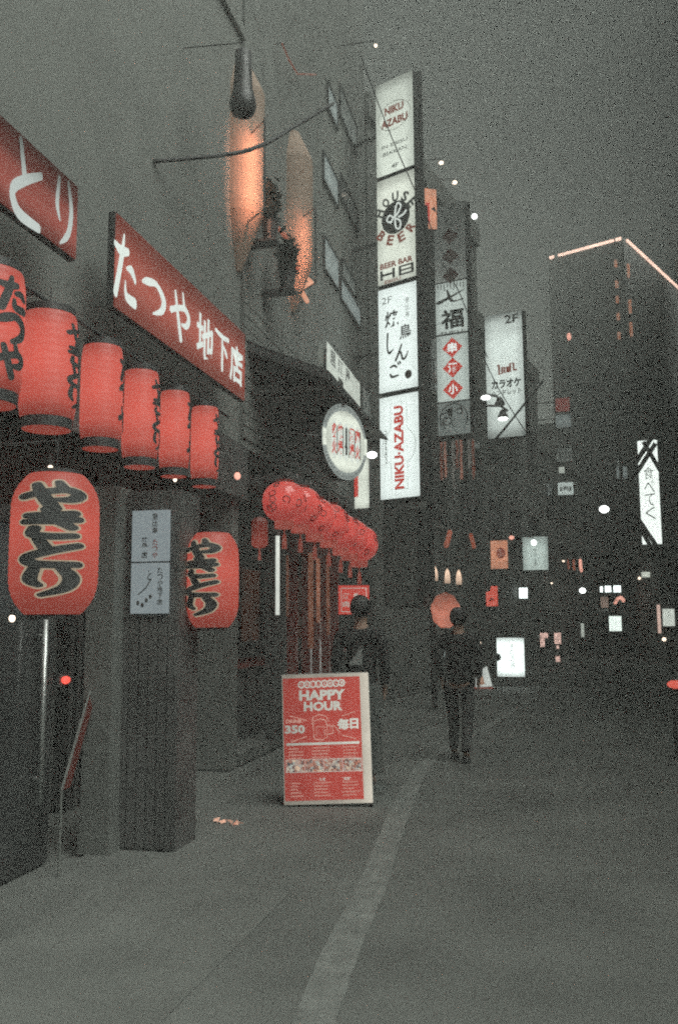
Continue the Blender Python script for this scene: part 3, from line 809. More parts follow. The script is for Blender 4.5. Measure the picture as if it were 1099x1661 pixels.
p = at(421, 862, d=9.2)
t = thing('square_lantern', 'dim red lantern hanging in the shade left of the round lanterns', 'lantern', p, .4)
g = G(); g.lathe([(.05, -.17), (.085, -.14), (.085, .10), (.06, .14), (.02, .15)], 6); g.build('body', lit('dim red lantern', (.6, .10, .07), .32, prof=((0, 1), (.6, .5), (1, .3)), var=.2), t)
g = G(); g.tube([(0, 0, .15), (0, 0, .5)], .005, 6); g.build('hanger', M['cable'], t)
g = G(); g.tube([(0, 0, -.17), (0, 0, -.3)], [.008, .018], 6); g.build('tassel', L['tas'], t)
# bare tube lamp
a = at(448, 866, d=8.9); b = at(450, 1004, d=8.9)
t = thing('tube_lamp', 'upright white fluorescent tube in the red shopfront', 'lamp', b)
g = G(); h = a.z - b.z; g.tube([(0, 0, .03), (0, 0, h)], .021, 12); g.build('tube', L['tube'], t, smooth=True)
g = G(); g.lathe([(.032, -.02), (.032, .04)], 12); g.lathe([(.032, h - .01), (.032, h + .04)], 12); g.build('end_cap', M['shade'], t)
g = G(); g.box(-.07, -.03, -.01, .05, -.1, h + .1); g.build('fitting', M['shade'], t)
# warm reflections on the posts, painted as glowing strips
for i, (px, y0_, y1_, w_, s_, lab) in enumerate(((504, 895, 1052, 14, .13, 'broad dim orange painted reflection left of the middle posts'), (516, 905, 1010, 10, .22, 'brighter orange painted reflection between the posts'),
                                  (532, 900, 1030, 9, .12, 'dim orange painted reflection nearest the red poster'), (466, 900, 1000, 7, .08, 'faint orange painted reflection right of the white tube'))):
    a = at(px, y0_, d=9.3 + i * .15); b = at(px, y1_, d=9.3 + i * .15); w = w_ * .62 / FPX * 9.4
    t = thing('reflection_strip', lab, 'painted_reflection', (b.x, b.y, b.z), .2)
    g = G(); n = 10; v = []
    for k in range(n + 1):
        xx = -w / 2 + w * k / n; yy = .012 * sin(k * 1.9)
        v += [(xx, yy, 0), (xx, yy, a.z - b.z)]
    g.add(v, [(2 * k, 2 * k + 2, 2 * k + 3, 2 * k + 1) for k in range(n)])
    g.build('cloth', lit('orange painted reflection', (.85, .36, .22), s_, prof=((0, .7), (.4, 1), (1, .9)), var=.35, scale=10), t)  # emission stands in for red light reflected by the posts
    g = G(); g.tube([(-w / 2 - .02, 0, a.z - b.z + .01), (w / 2 + .02, 0, a.z - b.z + .01)], .008); g.build('rod', M['shade'], t)
# red poster
a = at(548, 949, d=9.0); b = at(599, 997, d=9.0)
t = thing('lit_poster', 'small red poster with a thin white frame behind the dark-haired person', 'poster', ((a.x + b.x) / 2, (a.y + b.y) / 2, b.z), R(13))
w = (b - a).xy.length; h = a.z - b.z
g = G(); g.box(-w / 2, w / 2, 0, .04, 0, h); g.build('case', M['frame'], t)
g = G(); g.box(-w / 2 + .004, w / 2 - .004, -.006, -.001, .004, h - .004); g.build('face', lit('red poster print', (.70, .08, .06), .62, var=.06), t)
g = G(); e = .03
for q in ((-w / 2 + e, w / 2 - e, e, e + .006), (-w / 2 + e, w / 2 - e, h - e - .006, h - e), (-w / 2 + e, -w / 2 + e + .006, e + .007, h - e - .007), (w / 2 - e - .006, w / 2 - e, e + .007, h - e - .007)):
    g.box(q[0], q[1], -.009, -.0065, q[2], q[3])
put(g, '酒', -w * .25, h * .62, w * .2, h * .2, y=-.009); put(g, '肉', -w * .25, h * .36, w * .2, h * .2, y=-.009); put(g, '場', .02, h * .64, w * .14, h * .16, y=-.009)
g.build('print', L['posterink'], t)
g = G(); g.tube([(0, .02, 0), (0, .02, -b.z)], .015); g.build('post', M['shade'], t)


# ------------------------------------------------------------------ sign columns
def sign_panel(t, x0, x1, z0, z1, face, label=None):
    f = G(); f.box(x0, x1, 0, .16, z0, z1)
    fr = f.build('sign_panel', M['frame'], t, label=label)
    g = G(); m_ = .012; g.box(x0 + m_, x1 - m_, -.010, -.001, z0 + m_, z1 - m_); g.build('face', face, fr)
    return fr


def arc_text(g, s, cx, cz, r, a_mid, step, w, h, inward, y=-.014, bold=.04):
    n = len(s)
    for i, c in enumerate(s):
        a = a_mid + (-(i - (n - 1) / 2) * step if not inward else (i - (n - 1) / 2) * step)
        rot = a - pi / 2 if not inward else a + pi / 2
        put(g, c, cx + r * cos(a), cz + r * sin(a), w, h, y=y, rot=rot, bold=bold)


def column_frame(px_c, ytop, ybot, wpx, d, rz, label, group=None):
    c = at(px_c, (ytop + ybot) / 2, d=d)
    zt = at(px_c, ytop, Y=c.y).z; zb = at(px_c, ybot, Y=c.y).z
    view = math.atan2(-c.x, c.y)
    w = wpx / FPX * d / abs(cos(rz - view + 0)) 
    t = thing('sign_column', label, 'sign', (c.x, c.y, zb), rz)
    return t, w, zt - zb


t, w, h = column_frame(643.5, 126, 809, 63, 15.0, R(-25), 'tall column of four stacked white lit signs, tallest in the street')
sp_ = [(0, .2515), (.2535 + .003, .5075), (.513, .7485), (.7535, 1.0)]
# panel boundaries from the bottom (fractions measured along the column)
fr = []
for ya_, yb_ in ((640, 809), (463, 634), (284, 457), (126, 279)):
    z0_ = (at(643.5, yb_, Y=t.location.y).z - t.location.z); z1_ = (at(643.5, ya_, Y=t.location.y).z - t.location.z); fr.append((z0_, z1_))
g = G(); g.box(-w / 2 - .03, w / 2 + .03, .16, .24, -.05, h + .05); g.build('back_frame', M['frame'], t)
g = G()
for zz in (.6, 2.6, 4.6, 6.6): g.box(-w / 2 - .9, -w / 2 - .03, .17, .22, zz, zz + .05)
g.build('wall_arm', M['frame'], t)
# 1 NIKU-AZABU vertical
z0, z1 = fr[0]; p = sign_panel(t, -w / 2, w / 2, z0, z1, L['panel'], 'lowest panel, red letters reading upwards'); hp = z1 - z0; zc = (z0 + z1) / 2
g = G(); put(g, 'NIKU·AZABU', 0, zc - hp * .01, hp * .80, w * .24, y=-.014, rot=pi / 2, bold=.045); g.build('lettering', L['redink'], p)
g = G(); thin = mat('thin green-grey print', (.16, .19, .14), bump=0)
def loop(g, pts, r_=.0035, close=True):
    q = list(pts) + ([pts[0]] if close else []); g.tube([(a, -.0135, b) for a, b in q], r_, 4)
bw = w * .20; R2 = w * .41
arcR = [(R2 * cos(a), zc + R2 * 1.0 * sin(a)) for a in [R(x) for x in range(-60, 61, 8)]]
arcL = [(-R2 * cos(a), zc + R2 * 1.0 * sin(a)) for a in [R(x) for x in range(60, -61, -8)]]
loop(g, [(bw, z0 + hp * .09)] + arcR + [(bw, z1 - hp * .08), (-bw, z1 - hp * .08)] + arcL + [(-bw, z0 + hp * .09)])
g.build('outline_print', thin, p)
g = G(); put(g, 'YAKINIKU', -w * .33, zc, hp * .34, w * .05, y=-.0135, rot=pi / 2); g.build('small_print', thin, p)
# 2 焼鳥しんご
z0, z1 = fr[1]; p = sign_panel(t, -w / 2, w / 2, z0, z1, L['panel'], 'second panel from the bottom, black brush letters'); hp = z1 - z0
Z = lambda q: z1 - hp * q
g = G()
put(g, '焼', -w * .14, Z(.31), w * .36, hp * .16, y=-.013, bold=.02); put(g, '鳥', w * .20, Z(.46), w * .30, hp * .14, y=-.013, bold=.015)
put(g, 'し', -w * .20, Z(.54), w * .24, hp * .19, y=-.013, fat=.03); put(g, 'ん', w * .10, Z(.645), w * .34, hp * .15, y=-.013, fat=.02)
put(g, 'ご', -w * .08, Z(.80), w * .32, hp * .14, y=-.013, fat=.03); g.build('lettering', M['ink'], p)
g = G(); put(g, '2F', -w * .26, Z(.12), w * .26, hp * .065, y=-.013, bold=-.005); column_text(g, '恵比寿', w * .26, Z(.14), w * .10, hp * .19, y=-.013, bold=0, gap=.2)
g.build('small_print', mat('grey small print', (.12, .13, .11), bump=0), p)
g = G(); n = 20; g.prism([(w * .26 + .07 * cos(2 * pi * i / n), Z(.865) + .075 * sin(2 * pi * i / n)) for i in range(n)], -.014, -.0125)
g.build('dot', mat('dark red dot', (.06, .015, .012), bump=0), p)
# 3 HOUSE of BEER
z0, z1 = fr[2]; p = sign_panel(t, -w / 2, w / 2, z0, z1, L['panel_warm'], 'third panel, black disc and curved letters'); hp = z1 - z0; cz = Z2 = z1 - hp * .40
g = G(); n = 40; rd = w * .365
g.prism([(rd * cos(2 * pi * i / n), cz + rd * sin(2 * pi * i / n)) for i in range(n)], -.014, -.0115)
g.build('disc', M['ink'], p)
g = G()
for st in ([(-.05, -.10, .02), (-.16, -.02, .022), (-.10, .08, .022), (-.02, .0, .022), (-.08, -.10, .02)], [(-.02, 0, .015), (.08, .06, .018), (.16, .22, .02), (.08, .30, .02), (.03, .1, .02), (.04, -.22, .022), (.12, -.28, .02), (.15, -.14, .018), (.06, -.04, .016)], [(.1, -.02, .015), (.2, 0, .016), (.28, .08, .014)]):
    pts = _cr(st, 5); g.tube([(q[0] * w * 1.15 - w * .04, -.0155, cz + q[1] * w * 1.0) for q in pts], .016, 6)
g.build('script_letters', L['letter'], p)
g = G(); arc_text(g, 'HOUSE', 0, cz, w * .47, pi / 2, R(32), w * .17, hp * .095, False); g.build('lettering', mat('slate print', (.06, .075, .075), bump=0), p)
brown = lit('rust red print', (.50, .16, .11), .32, var=.08)
g = G(); arc_text(g, 'BEER', 0, cz, w * .50, -pi / 2, R(33), w * .18, hp * .095, True)
put(g, 'BEER BAR', 0, z1 - hp * .825, w * .84, hp * .055, y=-.014, bold=.04); put(g, 'EBISU', -w * .1, z1 - hp * .978, w * .42, hp * .03, y=-.014, bold=.03); g.build('rust_lettering', brown, p)
g = G(); zq0, zq1 = z1 - hp * .955, z1 - hp * .865; tk = .05
def bar(x0, x1, a, b): g.box(x0, x1, -.014, -.0115, a, b)
xh0, xh1 = -w * .42, -w * .04; zm = (zq0 + zq1) / 2
bar(xh0, xh0 + tk, zq0, zq1); bar(xh1 - tk, xh1, zq0, zq1); bar(xh0 + tk, xh1 - tk, zm - .02, zm + .02)
xb0, xb1 = w * .06, w * .44
bar(xb0, xb0 + tk, zq0, zq1); bar(xb1 - tk, xb1, zq0, zq1); bar(xb0 + tk, xb1 - tk, zq1 - .03, zq1); bar(xb0 + tk, xb1 - tk, zq0, zq0 + .03); bar(xb0 + tk, xb1 - tk, zm - .014, zm + .014)
g.build('monogram', M['ink'], p)
# 4 NIKU AZABU top
z0, z1 = fr[3]; p = sign_panel(t, -w / 2, w / 2, z0, z1, L['panel_top'], 'topmost panel, dimmer, with small red letters'); hp = z1 - z0
g = G(); put(g, 'NIKU', 0, z1 - hp * .33, w * .50, hp * .085, y=-.014, bold=.05); put(g, 'AZABU', 0, z1 - hp * .46, w * .70, hp * .085, y=-.014, bold=.05); g.build('lettering', brown, p)
g = G(); loop(g, [(w * .42 * cos(a), z1 - hp * .40 + w * .33 * sin(a)) for a in [R(x) for x in range(0, 360, 15)]], .005)
g.build('ring_print', mat('pale ring print', (.35, .33, .28), bump=0), p)
g = G(); put(g, 'IN EBISU', 0, z1 - hp * .70, w * .68, hp * .038, y=-.014, bold=.01); put(g, 'BEKKAN', 0, z1 - hp * .78, w * .62, hp * .038, y=-.014, bold=.01); put(g, '4F', 0, z1 - hp * .93, w * .18, hp * .045, y=-.014, bold=.01)
g.build('small_print', mat('grey green print', (.10, .12, .11), bump=0), p)
# dim panel hanging below the column
a = at(616, 826, d=15.1); b = at(690, 985, d=15.1)
t2 = thing('shutter_box', 'dim grey unlit panel below the white sign column', 'sign', ((a.x + b.x) / 2, (a.y + b.y) / 2, b.z), R(-25))
ww = (b - a).xy.length / 2; g = G(); g.box(-ww, ww, 0, .2, 0, a.z - b.z); g.build('case', M['frame'], t2)
g = G(); g.box(-ww + .03, ww - .12, -.01, -.001, .03, a.z - b.z - .03); g.build('face', mat('dim grey panel', (.16, .17, .16), .6, var=.2), t2)
# right-hand steel upright of the tower
a = at(690, 300, d=15.2); b = at(697, 880, d=15.2)
t3 = thing('steel_upright', 'thin dark steel upright right of the white sign column', 'post', (b.x, b.y, 0), R(-25))
g = G(); g.box(-.04, .04, 0, .08, 0, a.z); g.build('shaft', M['frame'], t3)
g = G(); g.box(-.2, -.04, .01, .06, 3, 3.05); g.build('tie', M['frame'], t3)

# 七福 column
t, w, h = column_frame(732, 331, 706, 52, 20.0, R(-14), 'narrow sign column with seven-luck brush letters and three red diamonds')
zf = lambda py: at(732 , py, Y=t.location.y).z - t.location.z
g = G(); g.box(-w / 2 - .03, w / 2 + .03, .16, .24, -.05, h + .05); g.build('back_frame', M['frame'], t)
g = G()
for zz in (.6, 2.4, 4.4): g.box(-w / 2 - 1.3, -w / 2 - .03, .17, .22, zz, zz + .05)
g.build('wall_arm', M['frame'], t)
weak = lit('faintly glowing upper acrylic', (.30, .33, .30), .26, prof=((0, 1.9), (.2, 1.2), (.5, .8), (1, .45)), var=.12)  # lamp out; faint glow painted in, strongest at its foot
pz = lit('lit greenish acrylic', (.66, .76, .70), .78, prof=((0, .95), (.6, 1), (1, .8)), edge=.25, var=.06)
dimp = lit('dim greenish acrylic', (.36, .42, .39), .36, var=.2)
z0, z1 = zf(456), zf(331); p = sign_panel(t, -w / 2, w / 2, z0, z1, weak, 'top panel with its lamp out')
drd = mat('dull red diamond', (.10, .035, .03), bump=0)
for q in (.42, .68, .93):
    zz = z1 - (z1 - z0) * q; g = G(); r_ = w * .26; g.prism([(-r_, zz), (0, zz - r_), (r_, zz), (0, zz + r_)], -.014, -.0115); g.build('diamond', drd, p)
z0b, z1b = zf(541), zf(457); p = sign_panel(t, -w / 2, w / 2, z0b, z1b, pz, 'panel with black brush letters')
hp = z1b - z0b
g = G(); put(g, '七', 0, z1b - hp * .32, w * .82, hp * .34, y=-.014, bold=.02); put(g, '福', .02, z1b - hp * .72, w * .72, hp * .38, y=-.014, bold=.03)
for i in range(9): g.box(-w * .42 + i * w * .1, -w * .42 + i * w * .1 + .02, -.013, -.0112, z1b - hp * (.10 + .03 * (i % 3)), z1b - hp * .03)
put(g, '·FUKU·', 0, z0b + .03, w * .8, .06, y=-.014); g.build('lettering', M['ink'], p)
z0c, z1c = zf(651), zf(542.5); p = sign_panel(t, -w / 2, w / 2, z0c, z1c, pz, 'panel with three red diamonds')
hp = z1c - z0c
for q, ch_ in ((.20, '串'), (.50, '酒'), (.82, '小')):
    zz = z1c - hp * q; g = G(); r_ = w * .31; g.prism([(-r_, zz), (0, zz - r_ * .98), (r_, zz), (0, zz + r_ * .98)], -.014, -.0115); dm = g.build('diamond', L['redink'], p)
    g = G(); put(g, ch_, 0, zz, r_ * .95, r_ * .95, y=-.016, bold=.03); g.build('letter', L['panel'], p)
z0d, z1d = zf(706), zf(652); p = sign_panel(t, -w / 2, w / 2, z0d, z1d, dimp, 'lowest panel with a dark round drawing')
hp = z1d - z0d; zz = (z0d + z1d) / 2
g = G(); loop(g, [(w * .42 * cos(R(a)), zz + w * .44 * sin(R(a))) for a in range(-30, 215, 15)], .014, False)
rnd = random.Random(4)
for _ in range(9):
    a0 = rnd.uniform(0, 6); x_ = rnd.uniform(-.28, .3) * w; y_ = rnd.uniform(-.25, .28) * hp
    loop(g, [(x_ + (.05 + .01 * j) * cos(a0 + j * .6), zz + y_ + (.05 + .01 * j) * sin(a0 + j * .6)) for j in range(7)], .012, False)
g.prism([(-w * .25, zz + hp * .28), (-w * .05, zz), (-w * .02, zz + hp * .36)], -.014, -.0115)
g.build('drawing', M['ink'], p)

# right white sign 2F カラオケ
t, w, h = column_frame(818, 508, 710, 61, 22.0, R(-14), 'wide white sign panel with a red squiggle logo, lamps in front')
g = G(); g.box(-w / 2 - .03, w / 2 + .03, .16, .24, -.03, h + .03); g.build('back_frame', M['frame'], t)
g = G(); g.box(-w / 2 - 1.5, -w / 2 - .03, .17, .22, h * .3, h * .3 + .05); g.box(-w / 2 - 1.5, -w / 2 - .03, .17, .22, h * .8, h * .8 + .05); g.build('wall_arm', M['frame'], t)
p = sign_panel(t, -w / 2, w / 2, 0, h, lit('lit pale acrylic, dim ends', (.72, .82, .76), 1.12, prof=((0, .30), (.12, .75), (.3, .9), (.75, 1), (.9, .75), (1, .28)), edge=.3, var=.05))
g = G(); put(g, '2F', w * .22, h * .945, w * .36, h * .07, y=-.014, bold=.03)
put(g, 'カラオケ', w * .03, h * .43, w * .78, h * .075, y=-.014, bold=.045); put(g, 'ハンドレット', w * .03, h * .36, w * .78, h * .045, y=-.014, bold=.025); g.build('lettering', M['ink'], p)
zl = h * .55; u = w * .10
sq = [(-2.4, .9), (-2.0, .9), (-2.0, -1.2), (-1.2, -1.0), (-1.2, .3), (-.6, .3), (-.6, -.9), (.1, -.9), (.1, .3), (.5, .3), (.5, -.9), (.9, -.9), (.9, .95), (1.8, .95), (1.8, -.6), (2.6, -.6)]
g = G(); g.tube([(w * .06 + a * u, -.016, zl + b * u * 1.15) for a, b in sq], .028, 6); g.build('squiggle_logo', brown, p)
# gooseneck lamps in front of it
for (pa, pb, lab) in (((846, 655), (787, 645), 'upper gooseneck lamp in front of the right white sign'), ((745, 665), (815, 678), 'lower gooseneck lamp in front of the right white sign')):
    c = at(*pb, d=20.6); t = thing('gooseneck_lamp', lab, 'lamp', c, 0, 'gooseneck lamps at the right white sign')
    side = -1
    g = G(); g.tube([(-1.2, .5, .32), (-.4, .1, .34), (-.05, .02, .30), (.12, 0, .16)] if pb[0] > 800 else [(-1.0, .5, .12), (-.2, .1, .15), (.25, 0, .02), (.32, 0, -.1)], .03); g.build('arm', M['shade'], t)
    if pb[0] > 800:
        g = G(); g.lathe([(.12, 0), (.12, .05), (.06, .17), (.03, .2)], 16); g.build('shade', M['shade'], t)
        g = G(); g.ball((0, 0, -.01), .11, .09, .05); g.build('lens', L['bulb'], t, smooth=True)
    else:
        g = G(); g.lathe([(.12, -.2), (.12, -.15), (.06, -.03), (.03, 0)], 16, (.32, 0, 0)); g.build('shade', M['shade'], t)
        g = G(); g.ball((0, 0, 0), .11, .09, .05); g.build('lens', L['bulb'], t, smooth=True)

# dull red banner under 七福
a = at(712, 716, d=20.0); b = at(772, 800, d=20.0)
t = thing('cloth_banner', 'dull red and dark streaked cloth banner below the narrow sign column', 'banner', (a.x, a.y, b.z), R(-14))
ww = (b - a).xy.length; hh = a.z - b.z; rnd = random.Random(9); g = G()
g.tube([(0, 0, hh), (ww, 0, hh)], .02); g.build('rod', M['shade'], t)
cb = [lit('dim orange cloth', (.62, .28, .20), .30, var=.5, scale=8), mat('dark cloth', (.05, .04, .035)), lit('dim pale cloth', (.35, .33, .29), .22, var=.5, scale=8), lit('dim rust cloth', (.5, .18, .12), .2, var=.6, scale=8)]
for i in range(9):
    x0_ = ww * i / 9; l_ = hh * rnd.uniform(.55, 1.0); g = G(); v = []
    for k in range(7): v += [(x0_ + .01 + (.01 if k else 0) * sin(k * 2 + i), .02 * sin(k * 1.3 + i), hh - l_ * k / 6), (x0_ + ww / 9 - .012 - .02 * abs(sin(k + i)), .02 * cos(k * 1.3 + i), hh - l_ * k / 6)]
    g.add(v, [(2 * k, 2 * k + 1, 2 * k + 3, 2 * k + 2) for k in range(6)]); g.build('cloth_strip', cb[(i * 5 + 3) % 4], t)
# small dim signs near it
def small_sign(label, px0, py0, px1, py1, d, face, rz=0., name='box_sign', text=None, tmat=None, depth=.12, arm=-1, cat='sign', group=None, vert=False, stand=False, armlen=1.0):
    a = at(px0, py0, d=d); b = at(px1, py1, d=d)
    c = (a + b) / 2; view = math.atan2(-c.x, c.y)
    t = thing(name, label, cat, (c.x, c.y, b.z), rz + view, group)
    w = (px1 - px0) / FPX * d / max(.3, cos(rz)); h = a.z - b.z
    g = G(); g.box(-w / 2, w / 2, 0, depth, 0, h); g.build('case', M['frame'], t)
    g = G(); g.box(-w / 2 + .01, w / 2 - .01, -.008, -.001, .01, h - .01); f = g.build('face', face, t)
    if text:
        g = G()
        if vert: column_text(g, text, 0, h * .86, w * .42, h * .72, y=-.011)
        else: put(g, text, 0, h / 2, w * .7, h * .4, y=-.011)
        g.build('lettering', tmat or M['ink'], t)
    if stand:
        g = G(); z = -b.z
        g.box(-w / 2 + .03, -w / 2 + .07, .02, .06, z, -.001); g.box(w / 2 - .07, w / 2 - .03, .02, .06, z, -.001); g.build('leg', M['shade'], t)
        g = G(); g.box(-w / 2, w / 2, -.08, .2, z, z + .04); g.build('foot', M['shade'], t)
    elif arm:
        g = G(); x_ = arm * w / 2; g.box(min(x_, x_ + arm * armlen), max(x_, x_ + arm * armlen), .04, .08, h * .7, h * .7 + .04); g.build('arm', M['shade'], t)
    return t, w, h
small_sign('faint grey square sign right of the dull red banner', 764, 717, 778, 727, 20, L['dim'])
small_sign('narrow dim pale sign left of the three red diamonds', 700, 548, 707, 583, 19, L['dim'], armlen=.5)
# poster high on the building behind (red, cut by wall)
t, w_, h_ = small_sign('red and orange poster high beside the top of the narrow sign column', 688, 304, 708, 374, 17.5, L['orange'], R(20), armlen=.4, depth=.05)
g = G(); g.box(-w_ / 2 + .02, -w_ * .1, -.012, -.009, .1, h_ - .3); g.build('red_field', L['redink'], t)
g = G(); g.prism([(w_ * .0, h_ * .5), (w_ * .45, h_ * .42), (w_ * .3, h_ * .56)], -.014, -.0115); g.build('black_mark', M['ink'], t)
# festoon bulbs high over the street
def bulb_at(label, px, py, d, rx, rz_, m, group=None, name='street_bulb', arm=(-.9, .2, .15)):
    c = at(px, py, d=d); t = thing(name, label, 'lamp', c, 0, group)
    g = G(); a_, b_ = rx / FPX * d, rz_ / FPX * d; g.ball((0, 0, 0), a_, a_, b_, 14, 10); g.build('globe', m, t, smooth=True)
    g = G(); g.tube([(0, 0, b_ * .8), (0, 0, b_ + .06), (arm[0], arm[1], b_ + .06 + arm[2])], .005 + d * .0003, 6); g.build('arm', M['shade'], t)
    return t
GR = 'small warm bulbs high beside the narrow sign column'
bulb_at('topmost of the three small warm bulbs high over the street', 715, 264, 21, 4, 2.6, L['bulb_small'], GR)
bulb_at('middle of the three small warm bulbs high over the street', 737, 296, 21, 4, 2.8, L['bulb_small'], GR)
bulb_at('lowest and brightest of the three small bulbs beside the narrow sign column', 769, 351, 21, 4.5, 4.0, L['bulb'], GR)
bulb_at('tiny white light above the white sign column', 609, 74, 15, 2.5, 3, L['bulb_small'])
bulb_at('dim warm lamp in the dark sky right of the white sign', 922, 546, 34, 3.5, 6.5, L['pinktube'])
bulb_at('large bright white street lamp in the middle right of the dark', 979, 826, 30, 7.6, 5.8, L['bulb'], arm=(1.2, .2, .2))
bulb_at('round bright lamp left of the orange box sign', 780, 905, 24, 5.0, 4.6, L['bulb'])
bulb_at('small bright round lamp left of the three white lights', 944, 958, 34, 5.0, 4.4, L['bulb'])
bulb_at('tiny orange ring lamp above the orange box sign', 829, 872, 25, 4.2, 3.5, L['pinktube'])
bulb_at('tiny warm lamp at the right edge below the pale box', 1076, 1037, 30, 3.2, 3.2, L['bulb_small'])
bulb_at('tiny dim warm light left of the small round lamp', 894, 946, 34, 1.8, 1.4, L['bulb_small'])
bulb_at('tiny orange light above the small easel sign', 777, 1043, 22, 2.4, 2.4, L['bulb_small'])
bulb_at('tiny orange light at the upper left end of the neon letters', 913, 910, 34, 2.2, 1.6, L['bulb_small'])

# ------------------------------------------------------------------ street further on
plain_building('dark building behind the white sign column', (-3.12, 16.3, 0), A90 - R(14), 6.9, 7, 11.5, M['concrete'], 3, 3, ww=1.1)
plain_building('dark mid-height building behind the seven-luck sign', (-2.15, 23.3, 0), A90 - R(14), 9, 8, 10, M['concrete'], 4, 2, ww=1.2)
plain_building('low dark building far down the bending street', (-.40, 32.6, 0), A90 - R(13), 14, 8, 8.0, M['concrete'], 6, 2, ww=1.2, wh=1.1, z0=3.4, dz=2.4)
plain_building('dark building on the right with the braced stair and vertical lit sign', (3.9, 32.5, 0), 0, 9, 9, 8.4, M['concrete'], 4, 2, z0=2.4, dz=2.8, ww=1.0, wh=1.2)
plain_building('unseen low building at the nearest right, added to shade the road', (5.6, 1.5, 0), R(0), 6, 7.4, 10, M['concrete'], 2, 2, z0=3, ww=1.6)  # out of view, put in to keep sun off the near road
plain_building('dark building out of view on the near right, sized to shade the street', (5.6, 9.0, 0), R(0), 6, 20.0, 21, M['concrete'], 2, 4, z0=3, ww=1.6)  # out of view; height and length chosen to shade street and haze
plain_building('unseen tall building farther along the right, added to shade the haze', (8.0, 30.0, 0), 0, 10, 21, 21, M['concrete'], 2, 5, z0=3, ww=1.6)  # out of view, put in to keep sun off the far haze
plain_building('broad dark building closing the end of the street', (-8, 56, 0), R(-6), 34, 10, 13, M['concrete'], 12, 4, z0=1.5, dz=3, ww=1.4, wh=1.2)
# corner tower with lit roof edges
c = at(1010, 386, d=45); tg = thing('building', 'tall corner building with glowing orange lines along its roof edge', 'building', (c.x, c.y, 0), R(12.95 - 34 + 0))
hT = c.z
wl = 5.; wr = 12.
# local +x runs to the right-back face, local +y to the left-back face
tg.rotation_euler = (0, 0, R(12.95) + R(49.5) - R(0))
TR = 65.0; tg.rotation_euler = (0, 0, R(TR))
def along(px, py, ang):
    q = ray(px, py); ux, uy = cos(ang), sin(ang); det = q.x * -uy + ux * q.y
    return (c.x * q.y - c.y * q.x) / (uy * q.x - ux * q.y)
LY = lambda px, py: abs(along(px, py, R(TR + 90)))
LX = lambda px, py: abs(along(px, py, R(TR)))
wl = LY(888, 414); g = G(); g.box(0, wr, 0, wl, 0, hT); g.build('wall', mat('dark tower cladding', (.06, .063, .06), .7, var=.2, scale=.6), tg)
for face_ in range(2):
    for r_ in range(int((hT - 2) / 3.2)):
        for c_ in range(4):
            if face_ and c_ * 2.8 + 3 > wl: continue
            z_ = hT - 4 - r_ * 3.2
            if face_ == 0:
                g = G(); g.box(1 + c_ * 2.8, 2.8 + c_ * 2.8, -.06, -.002, z_, z_ + 1.5); g.build('window', M['farglass'], tg)
            else:
                g = G(); g.box(-.06, -.002, 1 + c_ * 2.8, 2.8 + c_ * 2.8, z_, z_ + 1.5); g.build('window', M['farglass'], tg)
edge_m = lit('orange roof edge light', (1., .66, .52), 2.2, var=.15, scale=1)
g = G(); g.box(.35, wr, -.10, -.01, hT - .07, hT + .05); g.build('roof_light', edge_m, tg)
g = G(); g.box(-.10, -.01, LY(995, 389), LY(905, 410), hT - .07, hT + .05); g.build('roof_light', edge_m, tg)
g = G(); g.box(-.10, -.01, LY(1007, 386), LY(998, 388), hT - .08, hT + .06); g.build('roof_light', edge_m, tg)
g = G(); g.box(-.10, -.01, LY(898, 412), LY(891, 413), hT - .08, hT + .06); g.build('roof_light', edge_m, tg)
dotm = lit('dim red facade lights', (.8, .36, .22), .5, var=.3)
for q in (1.1, 2.2, 3.0, 3.9, 4.9):
    g = G(); g.box(-.12, -.01, LY(1000, 420), LY(996, 420), hT - q - .35, hT - q); g.build('facade_light', dotm, tg)
for q in (1.3, 3.2, 4.4): 
    g = G(); g.box(.25, .38, -.12, -.01, hT - q - .7, hT - q); g.build('facade_light', dotm, tg)

# windows and signs of the dark middle distance
small_sign('small dim red sign, topmost of the column of four at right', 900, 645, 923, 668, 36, lit('dim red sign', (.5, .12, .10), .30, var=.6, scale=20), name='box_sign')
small_sign('small grey lit square under the dim red sign', 901, 672, 925, 694, 36, L['pale'])
small_sign('small grey sign with a dark centre, third in the column at right', 902, 727, 927, 749, 36, L['dim'], text='口')
small_sign('tiny pale light between the two lower grey squares', 905, 757, 915, 768, 36, L['pale2'])
small_sign('lowest pale square of the column of small signs at right', 904, 782, 929, 803, 36, lit('pale greenish sign', (.55, .64, .60), .95, var=.2, scale=14), text='肉')
small_sign('small faint window sign left of the braced vertical sign', 999, 756, 1016, 777, 33, L['pale'], R(30))
small_sign('dim faint pane just above the faint window sign', 1000, 740, 1008, 754, 33, L['dim'], R(30))
# braced vertical sign
t, w_, h_ = small_sign('tall vertical white sign behind dark diagonal stair braces at the right edge', 1037, 712, 1068, 884, 31, lit('hot white acrylic', (.84, .92, .86), 1.7, var=.05), 0, arm=0, name='vertical_sign')
g = G(); column_text(g, '食べてく', 0, h_ * .74, w_ * .50, h_ * .50, y=-.012, bold=-.005); g.build('lettering', mat('thin dark print', (.12, .14, .12), bump=0), t)
